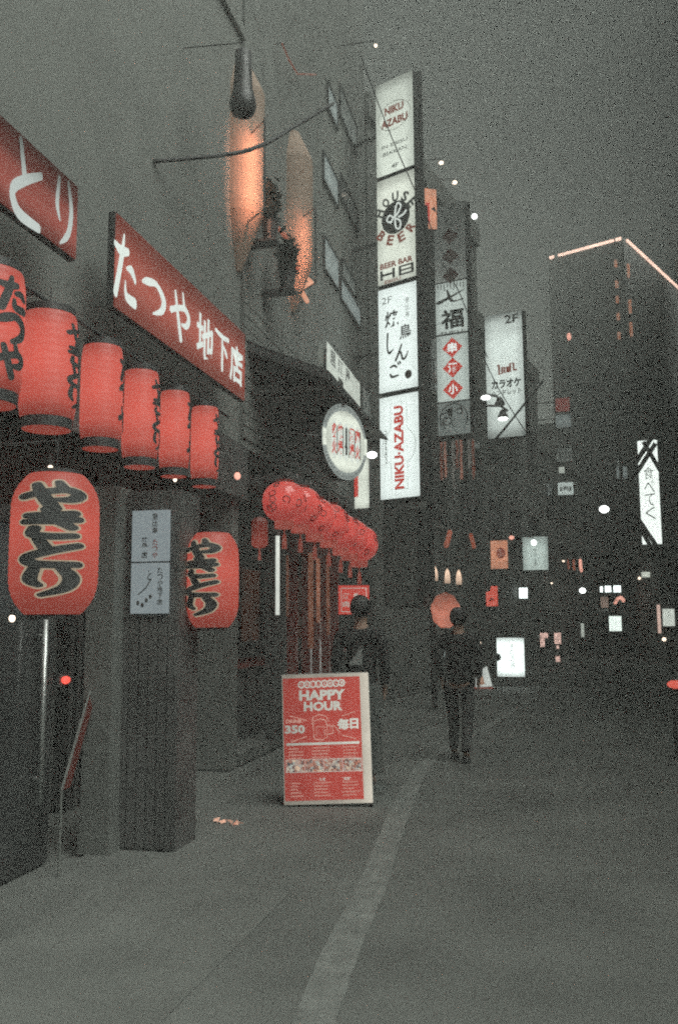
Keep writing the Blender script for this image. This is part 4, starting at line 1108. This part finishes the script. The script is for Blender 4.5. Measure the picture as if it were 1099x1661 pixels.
# lattice in front
c = at(1053, 884, d=30.4)
t = thing('stair_brace', 'dark crossed steel braces in front of the right vertical sign', 'brace', (c.x, c.y, c.z), R(-8))
def brc(g, pa, pb, wd):
    a = at(*pa, d=30.4) - c; b = at(*pb, d=30.4) - c
    a = Vector((a.x, 0, a.z)); b = Vector((b.x, 0, b.z)); dv = (b - a).normalized(); nn = Vector((-dv.z, 0, dv.x)) * wd
    g.add([a - nn, b - nn, b + nn, a + nn, a - nn + Vector((0, .08, 0)), b - nn + Vector((0, .08, 0)), b + nn + Vector((0, .08, 0)), a + nn + Vector((0, .08, 0))],
          [(0, 1, 2, 3), (7, 6, 5, 4), (0, 4, 5, 1), (1, 5, 6, 2), (2, 6, 7, 3), (3, 7, 4, 0)])
for pa, pb, wd in (((1030, 750), (1068, 690), .08), ((1045, 712), (1075, 770), .07), ((1028, 772), (1064, 716), .075), ((1030, 832), (1075, 905), .075), ((1030, 842), (1062, 900), .07)):
    g = G(); brc(g, pa, pb, wd); g.build('brace', M['frame'], t)
g = G(); g.box(-.9, -.78, 0, .1, -c.z, 4.5); g.box(.75, .87, 0, .1, -c.z, 4.5); g.build('upright', M['frame'], t)

# lit box sign and its neighbours at the bend
t, w_, h_ = small_sign('pale greenish box sign hanging right of the orange one', 847, 870, 888, 925, 26, lit('pale green acrylic', (.58, .70, .64), .95, prof=((0, .9), (.6, 1), (1, .6)), edge=.35, var=.06), 0)
g = G(); column_text(g, '酒人', 0, h_ * .62, w_ * .12, h_ * .5, y=-.012); g.build('lettering', mat('grey print', (.12, .15, .14), bump=0), t)
bulb_at('bright lamp shining in front of the pale green box sign', 865, 880, 25.4, 4.4, 4.4, L['bulb'], arm=(-.5, .2, .1))
t, w_, h_ = small_sign('orange box sign with a rust red picture at the bend', 795, 876, 823, 923, 25, L['orange'], R(-12))
g = G(); n = 16; g.prism([(w_ * .1 + w_ * .26 * cos(2 * pi * i / n), h_ * .55 + w_ * .32 * sin(2 * pi * i / n)) for i in range(n)], -.011, -.0085); g.build('picture', lit('rust picture', (.6, .2, .14), .4, var=.4, scale=12), t)
neon('dim red drip-shaped neon left of the round lamp', [(729, 863), (727, 872), (723, 885)], at(727, 872, d=17).x, L['redneon'], .05)
neon('second dim red drip-shaped neon, beside the round lamp', [(763, 868), (766, 878), (768, 887)], at(766, 878, d=19).x, L['redneon'], .045)
# three hooded warm lamps
HG = 'three hooded warm lamps in a row on the dark shopfront'
for i, (px, py, lab) in enumerate(((705, 930, 'leftmost of the three hooded warm lamps'), (725, 934, 'middle of the three hooded warm lamps'), (743.5, 936, 'rightmost of the three hooded warm lamps'))):
    d = 17.5; c = at(px, py, d=d); t = thing('hooded_lamp', lab, 'lamp', c, 0, HG)
    hp = 12 / FPX * d; wp = 4.6 / FPX * d
    g = G(); g.lathe([(wp, -hp), (wp * 1.02, -hp * .4), (wp * .85, hp * .3), (wp * .35, hp * .85), (.01, hp)], 16)
    g.build('glass', lit('warm glowing lamp glass', (1., .70, .50), 1.0, prof=((0, .45), (.5, .85), (.8, 1.3), (1, .6)), var=.05) if i == 0 else HLM, t, smooth=True)
    if i == 0: HLM = t.children[0].data.materials[0]
    g = G(); g.tube([(0, 0, hp), (0, 0, hp + .1), (-.3, .2, hp + .1)], .015); g.build('arm', M['shade'], t)
# arch-shaped orange sign behind second head
c = at(722, 990, d=15); t = thing('round_picture_sign', 'round orange-red sign half hidden by a dark head', 'sign', c, R(13))
rr = 23 / FPX * 15; g = G(); n = 36
g.prism([(rr * (1 + .05 * sin(7 * a)) * cos(a), rr * 1.25 * (1 + .04 * sin(9 * a)) * sin(a)) for a in [2 * pi * i / n for i in range(n)]], 0, .06)
g.build('face', lit('orange red acrylic', (.80, .26, .17), .62, prof=((0, .9), (.5, 1), (.8, .6), (1, .25)), var=.3, scale=7), t)
g = G(); g.tube([(0, .05, -.3), (0, .05, -c.z)], .03); g.build('post', M['shade'], t)
# small dim thing above, sign right
small_sign('very faint square sign left of the red lantern sign', 764, 934, 788, 958, 24, lit('very dim reddish panel', (.25, .15, .13), .14, var=.5, scale=12))
t, w_, h_ = small_sign('small red lit lantern-like sign with a dark bite at its left', 787, 950, 807, 984, 20, lit('red small sign', (.80, .13, .09), .72, var=.1), name='box_sign')
g = G(); g.prism([(-w_ / 2 - .01, h_ * .68), (-w_ * .12, h_ * .76), (-w_ * .02, h_ * 1.02), (-w_ / 2 - .01, h_ * 1.02)], -.02, -.012); g.build('cover', M['shade'], t)
g = G(); g.tube([(-w_ * .2, -.014, h_ * .25), (-w_ * .05, -.014, h_ * .4), (w_ * .15, -.014, h_ * .3)], .02, 6); g.build('mark', M['ink'], t)
t, w_, h_ = small_sign('very bright white light box, dimmer strips at its sides', 841, 953, 855, 971, 28, L['hot'])
g = G(); g.box(w_ * .15, w_ * .2, -.02, -.009, 0, h_); g.build('mullion', M['shade'], t)
small_sign('dim narrow strip left of the very bright light box', 833, 958, 838, 969, 28, L['pale'], armlen=.3)
neon('pale pink upright neon mark, right of the group of three', [(940, 908), (941, 920), (942, 926)], at(940, 915, d=33).x, L['pinktube'], .055)
neon('pale pink upright neon mark, middle of the group of three', [(929.5, 908), (930, 918), (930.5, 924)], at(930, 915, d=33).x, L['redneon'], .045)
neon('dimmest neon mark, left of the group of three', [(920, 908), (921, 916), (921.5, 923)], at(921, 915, d=33).x, L['redneon'], .03)
# three white lights at (990,957)
for i, (x0_, y0_, x1_, y1_, lab) in enumerate(((972, 951, 977, 961, 'smallest and leftmost of the three white lights in a row'), (980, 950, 990.5, 961, 'middle of the three white lights in a row'), (994, 949.5, 1006, 961, 'squarest and rightmost of the three white lights in a row'))):
    small_sign(lab, x0_, y0_, x1_, y1_, 36, L['hot'], group='three white lights in a row', armlen=.2, name='light_box', cat='lamp')
t, w_, h_ = small_sign('small pale brown poster below the leftmost white light', 973, 968, 986, 986, 36, lit('pale brown poster', (.55, .40, .32), .42, var=.45, scale=18), armlen=.2)
t, w_, h_ = small_sign('tiny dark-lettered plate under the pale brown poster', 974, 987, 986, 992, 36, L['dim'], armlen=.2)
neon('small curved pink neon arch under the three white lights', [(997, 978), (1001, 971), (1006, 969), (1010, 974)], at(1003, 972, d=36).x, L['pinktube'], .07)
small_sign('bright white square light box near the vanishing point', 987, 999, 1007, 1024, 34, lit('white cream light box', (.80, .92, .84), 1.7, var=.06), 0, stand=False)
small_sign('thin upright pale light left of the white square box', 941, 1011, 947, 1034, 34, L['pale2'], armlen=.2)
t, w_, h_ = small_sign('small pale light box below the braced sign', 1039, 927, 1055, 937, 33, L['panel_warm'], arm=1)
bulb_at('tiny warm glow left of the small pale light box', 1036, 938, 33, 2.4, 2.4, L['bulb_small'])
small_sign('pale square light box with two rows at the right edge', 1074, 987, 1093, 1016, 30, lit('pale cream light box', (.66, .72, .64), 1.1, var=.08), arm=1)
a = at(1067, 981, d=30); b = at(1069, 1027, d=30)
t = thing('neon_tube', 'upright pink-rimmed neon tube beside the pale box at the right edge', 'neon sign', b)
g = G(); g.tube([(0, 0, 0), (0, 0, a.z - b.z)], .055, 10); g.build('tube', lit('pink white tube', (.95, .66, .55), .85, var=.05), t, smooth=True)
g = G(); g.tube([(0, .03, .2), (.6, .3, .2)], .02); g.build('arm', M['shade'], t)
# shop poster with dark bite
t, w_, h_ = small_sign('cluttered pink and pale poster board with a dark middle', 875, 1026, 910, 1052, 28, mat('dark poster board', (.04, .04, .04)), 0, stand=True)
pinkm = lit('pink posters', (.80, .52, .44), 1.0, var=.5, scale=16)
for q in ((-.48, -.12, .66, .98), (-.48, -.28, .1, .64), (.16, .46, .30, .98), (.24, .36, -.02, .2)):
    g = G(); g.box(w_ * q[0], w_ * q[1], -.014, -.0095, max(.0, h_ * q[2]), h_ * q[3]); g.build('poster', pinkm, t)
small_sign('tiny pink paper low under the cluttered poster board', 900, 1064, 908, 1074, 27.5, pinkm, stand=True)

# standing lit sign with kana
t, w_, h_ = small_sign('white glowing street sign on a stand with faint vertical letters', 805, 1034, 850, 1098, 20, lit('blazing white acrylic', (.88, 1, .95), 1.8, prof=((0, .45), (.18, 1), (.82, 1), (1, .45)), edge=.2, var=.04), R(-6), stand=True)
g = G(); column_text(g, 'そらの月', w_ * .06, h_ * .84, w_ * .15, h_ * .62, y=-.012, bold=.0); g.build('lettering', mat('pale grey print', (.25, .28, .25), bump=0), t)
g = G(); n = 14; g.prism([(-w_ * .46 + .08 * cos(2 * pi * i / n), h_ * .5 + .085 * sin(2 * pi * i / n)) for i in range(n)], -.05, -.012); g.build('dark_overlap', M['shade'], t)  # made-up disc for the dark shape overlapping the sign's left edge
# small easel board, white and brown
c = at(790, 1117, Z=.0); c = at(786, 1117, d=19.2)
t = thing('easel_board', 'small white folded street board with a brown picture and red base', 'board', (c.x, c.y, 0), R(8))
s_ = 19.2 / FPX
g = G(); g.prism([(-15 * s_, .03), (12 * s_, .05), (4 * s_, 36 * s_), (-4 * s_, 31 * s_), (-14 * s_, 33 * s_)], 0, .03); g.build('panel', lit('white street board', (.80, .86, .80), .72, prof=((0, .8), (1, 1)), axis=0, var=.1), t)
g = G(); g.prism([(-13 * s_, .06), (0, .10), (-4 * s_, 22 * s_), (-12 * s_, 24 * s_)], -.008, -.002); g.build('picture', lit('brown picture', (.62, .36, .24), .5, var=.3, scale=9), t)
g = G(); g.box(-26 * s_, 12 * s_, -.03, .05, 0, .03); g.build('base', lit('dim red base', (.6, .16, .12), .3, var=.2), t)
g = G(); g.tube([(14 * s_, .05, .0), (17 * s_, .05, .08), (16 * s_, .05, .2)], .01); g.build('prop', M['grey'], t)
# pale streak posts between
p = at(718, 1060, d=13)
t = thing('slim_post', 'slim pale metal post with a white tag beside the second person', 'post', (p.x, p.y, 0))
g = G(); g.tube([(0, 0, 0), (0, 0, p.z + .28)], .014); g.build('shaft', M['grey'], t)
g = G(); g.box(-.03, .03, -.02, -.016, p.z - .05, p.z + .08); g.build('tag', L['pale'], t)

# red tail light on made-up bollard at right edge, for a vehicle's rear light
p = at(1094, 1110, d=9.6)
t = thing('tail_light_bollard', 'made-up black bollard with a wide red tail light at the right edge', 'bollard', (p.x, p.y, 0))
g = G(); g.lathe([(.09, 0), (.09, .03), (.045, .05), (.04, p.z - .09), (.06, p.z - .05)], 20); g.build('post', M['shade'], t)
g = G(); g.ball((0, 0, p.z), .085, .07, .046); g.build('lens', lit('red tail light', (.85, .14, .10), .75, var=.05), t, smooth=True)
g = G(); g.lathe([(.05, p.z + .046), (.03, p.z + .07)], 20); g.build('cap', M['shade'], t)

# crumpled orange litter on the road
p = at(360, 1335, Z=0)
t = thing('litter', 'small crumpled orange and red wrapper on the asphalt at left', 'litter', p)
rnd = random.Random(2); g = G()
for i in range(9):
    q = Vector((-.06 + i * .03, -.01 * i + rnd.uniform(-.02, .02), .012)); v = [q + Vector((rnd.uniform(-.035, .035), rnd.uniform(-.02, .02), rnd.uniform(-.01, .03))) for _ in range(4)]
    g.add(v, [(0, 1, 2), (0, 2, 3), (0, 1, 3)])
g.build('foil', lit('glowing orange wrapper', (.9, .5, .36), .35, var=.8, scale=40, base=.8), t)  # emission stands in for light the wrapper catches

# ------------------------------------------------------------------ HAPPY HOUR sandwich board
bc = at(532, 1299, Z=0.0)
bc = at(532.5, 1299, d=7.15); dB = 7.15
sB = dB / FPX
wB = 145 * sB; hB = 1.04
view = math.atan2(-bc.x, bc.y)
t = thing('sandwich_board', 'red HAPPY HOUR menu sandwich board standing in the street', 'sign board', (bc.x, bc.y, .02), view - R(3), ry=R(-1.6))
TI = R(-4)
tilt = lambda p: Vector((p.x, p.y + p.z * .07, p.z))
def B(g, name, m, parent=t, label=None): g.map(tilt); return g.build(name, m, parent, label=label)
g = G(); g.box(-wB / 2, wB / 2, 0, .035, .0, hB); fp = B(g, 'front_panel', M['white'])
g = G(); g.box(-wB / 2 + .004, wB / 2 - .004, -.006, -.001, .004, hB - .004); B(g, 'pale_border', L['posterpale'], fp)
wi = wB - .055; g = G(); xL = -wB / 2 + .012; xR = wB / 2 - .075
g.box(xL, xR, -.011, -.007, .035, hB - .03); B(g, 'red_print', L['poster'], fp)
pw = xR - xL; xc = (xL + xR) / 2; Y_ = -.014
g = G()
for i in range(8):
    n = 14; cxk = xc - pw * .26 + i * pw * .075
    ring = [(cxk + .024 * cos(2 * pi * k / n), Y_, hB * .918 + i * .001 + .026 * sin(2 * pi * k / n)) for k in range(n + 1)]; g.tube(ring, .006, 5)
    put(g, 'たのしい大衆酒場'[i], cxk, hB * .918 + i * .001, .026, .03, y=Y_ - .002 - .0005 * i)
put(g, 'HAPPY', xc + .005, hB * .835, pw * .60, hB * .080, y=Y_, bold=.048); put(g, 'HOUR', xc + .01, hB * .748, pw * .50, hB * .075, y=Y_, bold=.048)
put(g, '350', xc - pw * .355, hB * .575, pw * .26, hB * .065, y=Y_, bold=.045)
put(g, '毎', xc + pw * .27, hB * .605, pw * .15, hB * .085, y=Y_, bold=.045); put(g, '日', xc + pw * .41, hB * .607, pw * .11, hB * .08, y=Y_, bold=.045)
g.box(xL + pw * .03, xR - pw * .03, Y_ - .002, Y_ + .002, hB * .452, hB * .470)
put(g, '飲放', xc + pw * .29, hB * .19, pw * .11, hB * .028, y=Y_); put(g, '食放', xc - pw * .02, hB * .19, pw * .09, hB * .022, y=Y_)
B(g, 'headline_print', L['posterink'], fp)
g = G()
put(g, 'DRINK', xc - pw * .36, hB * .638, pw * .22, hB * .028, y=Y_, bold=.03)
mg = [(-.11, .50), (-.12, .60), (-.10, .635), (-.03, .65), (.04, .64), (.06, .60), (.06, .51), (0, .49), (-.08, .49), (-.11, .50)]
g.tube([(xc + a * pw, Y_, b * hB) for a, b in mg], .004, 5)
g.tube([(xc + a * pw, Y_, b * hB) for a, b in ((-.13, .61), (-.12, .66), (-.04, .685), (.05, .67), (.08, .63))], .004, 5)
g.tube([(xc + a * pw, Y_, b * hB) for a, b in ((.06, .60), (.13, .59), (.14, .54), (.07, .53))], .005, 5)
g.tube([(xc + a * pw, Y_, b * hB) for a, b in ((.14, .60), (.19, .57), (.22, .54))], .004, 5)
g.tube([(xc + a * pw, Y_, b * hB) for a, b in ((-.08, .52), (-.08, .59), (.03, .59), (.03, .52))], .003, 5)
for q in (((.25, .665), (.43, .70)), ((.25, .52), (.43, .49)), ((-.2, .64), (-.42, .68)), ((-.2, .52), (-.4, .48))):
    g.tube([(xc + a * pw, Y_, b * hB) for a, b in q], .003, 4)
rnd = random.Random(11)
for (cx0, zs_, n, wd) in ((-.44, .425, 4, .20), (-.14, .43, 5, .30), (.26, .43, 4, .20), (-.42, .165, 5, .14), (-.12, .165, 5, .22), (.24, .165, 5, .24)):
    for i in range(n):
        x_ = xc + cx0 * pw; z_ = hB * (zs_ - i * .024)
        while x_ < xc + (cx0 + wd * rnd.uniform(.6, 1)) * pw:
            q = rnd.uniform(.005, .012); g.box(x_, x_ + q, Y_ - .001, Y_ + .001, z_ - .0045, z_ + .0045); x_ += q + .005
B(g, 'small_print', L['linework'], fp)
g = G()
x0_, x1_, za, zb = xL + pw * .02, xR - pw * .01, hB * .245, hB * .345
for q in ((x0_, x1_, zb - .004, zb), (x0_, x1_, za, za + .004)): g.box(q[0], q[1], Y_ - .002, Y_ + .002, q[2], q[3])
for i in range(5):
    xx = x0_ + (x1_ - x0_ - .004) * i / 4; g.box(xx, xx + .004, Y_ - .002, Y_ + .002, za + .004, zb - .004)
B(g, 'picture_frame_print', L['posterink'], fp)
for i in range(4):
    xx = x0_ + (x1_ - x0_) * i / 4; g = G(); g.box(xx + .006, xx + (x1_ - x0_) / 4 - .006, Y_ - .001, Y_ + .001, za + .006, zb - .006)
    m_, n_, b_ = _base('food photograph %d' % i)
    vt = n_.nodes.new('ShaderNodeTexVoronoi'); vt.inputs['Scale'].default_value = 38 + 6 * i; tcn = n_.nodes.new('ShaderNodeTexCoord'); n_.links.new(tcn.outputs['Object'], vt.inputs[0])
    rp = n_.nodes.new('ShaderNodeValToRGB'); rp.color_ramp.elements[0].color = (.05, .05, .055, 1); rp.color_ramp.elements[1].color = (.45, .30, .20, 1); rp.color_ramp.elements.new(.5).color = (.30, .12, .08, 1); rp.color_ramp.elements.new(.75).color = (.25, .27, .25, 1)
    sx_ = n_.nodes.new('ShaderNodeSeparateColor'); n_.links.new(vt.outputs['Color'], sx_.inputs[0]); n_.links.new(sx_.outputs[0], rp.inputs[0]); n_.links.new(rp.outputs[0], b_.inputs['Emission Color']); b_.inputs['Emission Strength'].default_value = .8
    n_.links.new(rp.outputs[0], b_.inputs['Base Color'])
    B(g, 'food_picture', m_, fp)
# rear panel and feet
back = lambda p: Vector((p.x, p.y + (hB - p.z) * .38 + .11, p.z))
g = G(); g.box(-wB / 2 + .03, wB / 2 + .09, 0, .02, .16, hB - .1); g.map(back); g.build('rear_panel', M['grey'], t)
g = G(); g.box(-wB / 2 + .03, wB / 2 + .11, 0, .04, .0, .05); g.map(lambda p: Vector((p.x, p.y + hB * .38 + .10, p.z))); g.build('rear_foot', M['grey'], t)
g = G(); g.prism([(wB / 2 + .045, .20), (wB / 2 + .115, .20), (wB / 2 + .03, hB * .70)], .10, .115); g.build('side_stay', M['pillar'], t)
g = G(); g.box(wB / 2 + .04, wB / 2 + .12, .10, .14, .12, .16); g.build('stay_foot', M['pillar'], t)
g = G(); g.box(-wB / 2, -wB / 2 + .04, -.01, .04, -.02, 0); g.box(wB / 2 - .04, wB / 2, -.01, .04, -.02, 0); g.build('foot', M['shade'], t)
g = G(); g.box(-.1, .1, .12, .16, hB - .12, hB - .09); g.build('hinge', M['steel'], t)


# ------------------------------------------------------------------ people
def skinmesh(name, joints, bones, m, parent, sub=1, root=0):
    me = bpy.data.meshes.new(name); me.from_pydata([j[:3] for j in joints], bones, []); me.update()
    o = bpy.data.objects.new(name, me); COL.objects.link(o)
    md = o.modifiers.new('skin', 'SKIN'); md.use_smooth_shade = True
    if not me.skin_vertices: me.attributes.new  # layer is made with the modifier below
    if not me.skin_vertices:
        bpy.context.view_layer.objects.active = o
        bpy.ops.mesh.customdata_skin_add()
    for i, j in enumerate(joints):
        r = j[3]; me.skin_vertices[0].data[i].radius = (r, j[4] if len(j) > 4 else r); me.skin_vertices[0].data[i].use_root = (i == root)
    s = o.modifiers.new('sub', 'SUBSURF'); s.levels = sub; s.render_levels = sub
    dg = bpy.context.evaluated_depsgraph_get(); nm = bpy.data.meshes.new_from_object(o.evaluated_get(dg)); nm.name = name
    bpy.data.objects.remove(o)
    nm.materials.clear(); nm.materials.append(m)
    for p in nm.polygons: p.use_smooth = True
    n = bpy.data.objects.new(name, nm); COL.objects.link(n); n.parent = parent
    return n


def person(label, loc, rz, H, stride=.12, lean=.0):
    t = thing('person', label, 'person', loc, rz); k = H / 1.75
    # body (head, neck, torso, limbs, hands), facing local +y
    J = [(0, 0, .95, .10, .07), (0, .01, 1.15, .10, .07), (0, 0, 1.36, .11, .07), (0, .0, 1.47, .055), (0, .02, 1.56, .062),
         (0, .025, 1.63, .078, .092), (0, .02, 1.70, .066, .08),
         (-.19, 0, 1.41, .048), (-.235, -.03, 1.14, .036), (-.22, .04, .93, .028), (-.215, .06, .88, .026, .016),
         (.19, 0, 1.41, .048), (.235, -.03, 1.14, .036), (.22, .04, .93, .028), (.215, .06, .88, .026, .016),
         (-.09, 0, .84, .06), (-.10, stride * .6, .48, .05), (-.10, stride * .5, .10, .038), (-.10, stride * .5 + .12, .045, .035, .03),
         (.09, 0, .84, .06), (.10, -stride * .3, .48, .05), (.10, -stride * 1.2, .11, .038), (.10, -stride * 1.2 + .12, .05, .035, .03)]
    Bn = [(0, 1), (1, 2), (2, 3), (3, 4), (4, 5), (5, 6), (2, 7), (7, 8), (8, 9), (9, 10), (2, 11), (11, 12), (12, 13), (13, 14), (0, 15), (15, 16), (16, 17), (17, 18), (0, 19), (19, 20), (20, 21), (21, 22)]
    sc = lambda A, e=0.: [tuple([q[0] * k, q[1] * k + lean * q[2] * .1, q[2] * k] + [(r + e) * k for r in q[3:]]) for q in A]
    # fingers join the hand
    for sx, h_ in ((-1, 10), (1, 14)):
        for f_ in range(4):
            b0 = len(J); J.append((sx * (.215 - .005 * f_), .035 + .018 * f_, .825, .0095)); J.append((sx * .205, .045 + .018 * f_, .79 + .006 * abs(f_ - 1.5), .008)); Bn += [(h_, b0), (b0, b0 + 1)]
        b0 = len(J); J.append((sx * .20, .085, .86, .010)); J.append((sx * .195, .10, .83, .009)); Bn += [(h_, b0), (b0, b0 + 1)]
    skinmesh('body', sc(J), Bn, M['skin'], t, 1)
    T = [(0, 0, .86, .165, .125), (0, .01, 1.14, .15, .115), (0, 0, 1.36, .155, .11), (0, 0, 1.49, .078), 
         (-.20, 0, 1.41, .068), (-.24, -.03, 1.14, .056), (-.222, .035, .94, .045), (.20, 0, 1.41, .068), (.24, -.03, 1.14, .056), (.222, .035, .94, .045)]
    skinmesh('jacket', sc(T), [(0, 1), (1, 2), (2, 3), (2, 4), (4, 5), (5, 6), (2, 7), (7, 8), (8, 9)], M['cloth'], t, 2)
    T = [(0, 0, .93, .14, .11), (-.10, 0, .80, .095), (-.10, stride * .6, .48, .072), (-.10, stride * .5, .10, .058), (.10, 0, .80, .095), (.10, -stride * .3, .48, .072), (.10, -stride * 1.2, .11, .058)]
    skinmesh('trousers', sc(T), [(0, 1), (1, 2), (2, 3), (0, 4), (4, 5), (5, 6)], M['trous'], t, 2)
    for sx, yy in ((-1, stride * .5), (1, -stride * 1.2)):
        skinmesh('shoe', sc([(sx * .10, yy - .03, .045, .045, .042), (sx * .10, yy + .08, .04, .048, .038), (sx * .10, yy + .17, .03, .038, .028)]), [(0, 1), (1, 2)], M['shade'], t, 1)
    g = G(); g.ball((0, .0, 1.66 * k + 0), .098 * k, .112 * k, .115 * k, 20, 14)
    rnd = random.Random(int(loc[1] * 10))
    g.V = [(p[0] * (1 + .03 * rnd.uniform(-1, 1)), (p[1] if p[1] < .05 else .05 + (p[1] - .05) * .55), p[2] if p[2] > 1.58 * k else 1.58 * k + (p[2] - 1.58 * k) * .7) for p in g.V]
    g.build('hair', M['hair'], t, smooth=True)
    g = G(); g.ball((0, .105 * k, 1.615 * k), .014, .02, .018, 8, 6)
    g.build('nose', M['skin'], t, smooth=True)
    for sx in (-1, 1):
        g = G(); g.ball((sx * .032 * k, .098 * k, 1.645 * k), .012, .008, .006, 8, 6); g.build('eye', M['ink'], t, smooth=True)
        g = G(); g.ball((sx * .080 * k, .02 * k, 1.63 * k), .010, .02, .03, 8, 6); g.build('ear', M['skin'], t, smooth=True)
    g = G(); g.ball((0, .104 * k, 1.58 * k), .022, .006, .005, 8, 6); g.build('mouth', mat('lips', (.3, .12, .1), bump=0), t, smooth=True)
    return t


pc = at(584, 985, d=8.1)
p1 = person('person in a dark jacket seen from behind, behind the HAPPY HOUR board', (pc.x, pc.y, 0), R(-6), (pc.z + .115) / 1.775 * 1.75, .05)
cb_ = at(577, 1068, d=7.85)
t = thing('shopping_bag', 'small pale bag held at the back of the person behind the board', 'bag', cb_, .2)
g = G(); g.prism([(-.07, -.05), (.05, -.06), (.06, .09), (.02, .06)], -.03, .03); g.build('bag_body', M['grey'], t)
g = G(); g.tube([(.02, 0, .06), (.05, 0, .12), (.058, 0, .07)], .004, 6); g.build('handle', M['grey'], t)
pc = at(742, 1003, d=9.6)
p2 = person('person in dark clothes walking away before the round orange sign', (pc.x, pc.y, 0), R(-8), (pc.z + .125) / 1.775 * 1.75, .16)

# ------------------------------------------------------------------ air: haze added to lift the darks into a grey veil
m = bpy.data.materials.new('added veil haze'); m.use_nodes = True; n = m.node_tree; n.nodes.clear()
o_ = n.nodes.new('ShaderNodeOutputMaterial'); v_ = n.nodes.new('ShaderNodeVolumePrincipled')
v_.inputs['Color'].default_value = (.93, .97, .92, 1); v_.inputs['Density'].default_value = HAZE_DENSITY; v_.inputs['Anisotropy'].default_value = 0.0
n.links.new(v_.outputs[0], o_.inputs['Volume'])
g = G(); g.box(-75, 85, -14, 135, -1.6, 23.5); g.build('haze', m, kind='stuff')
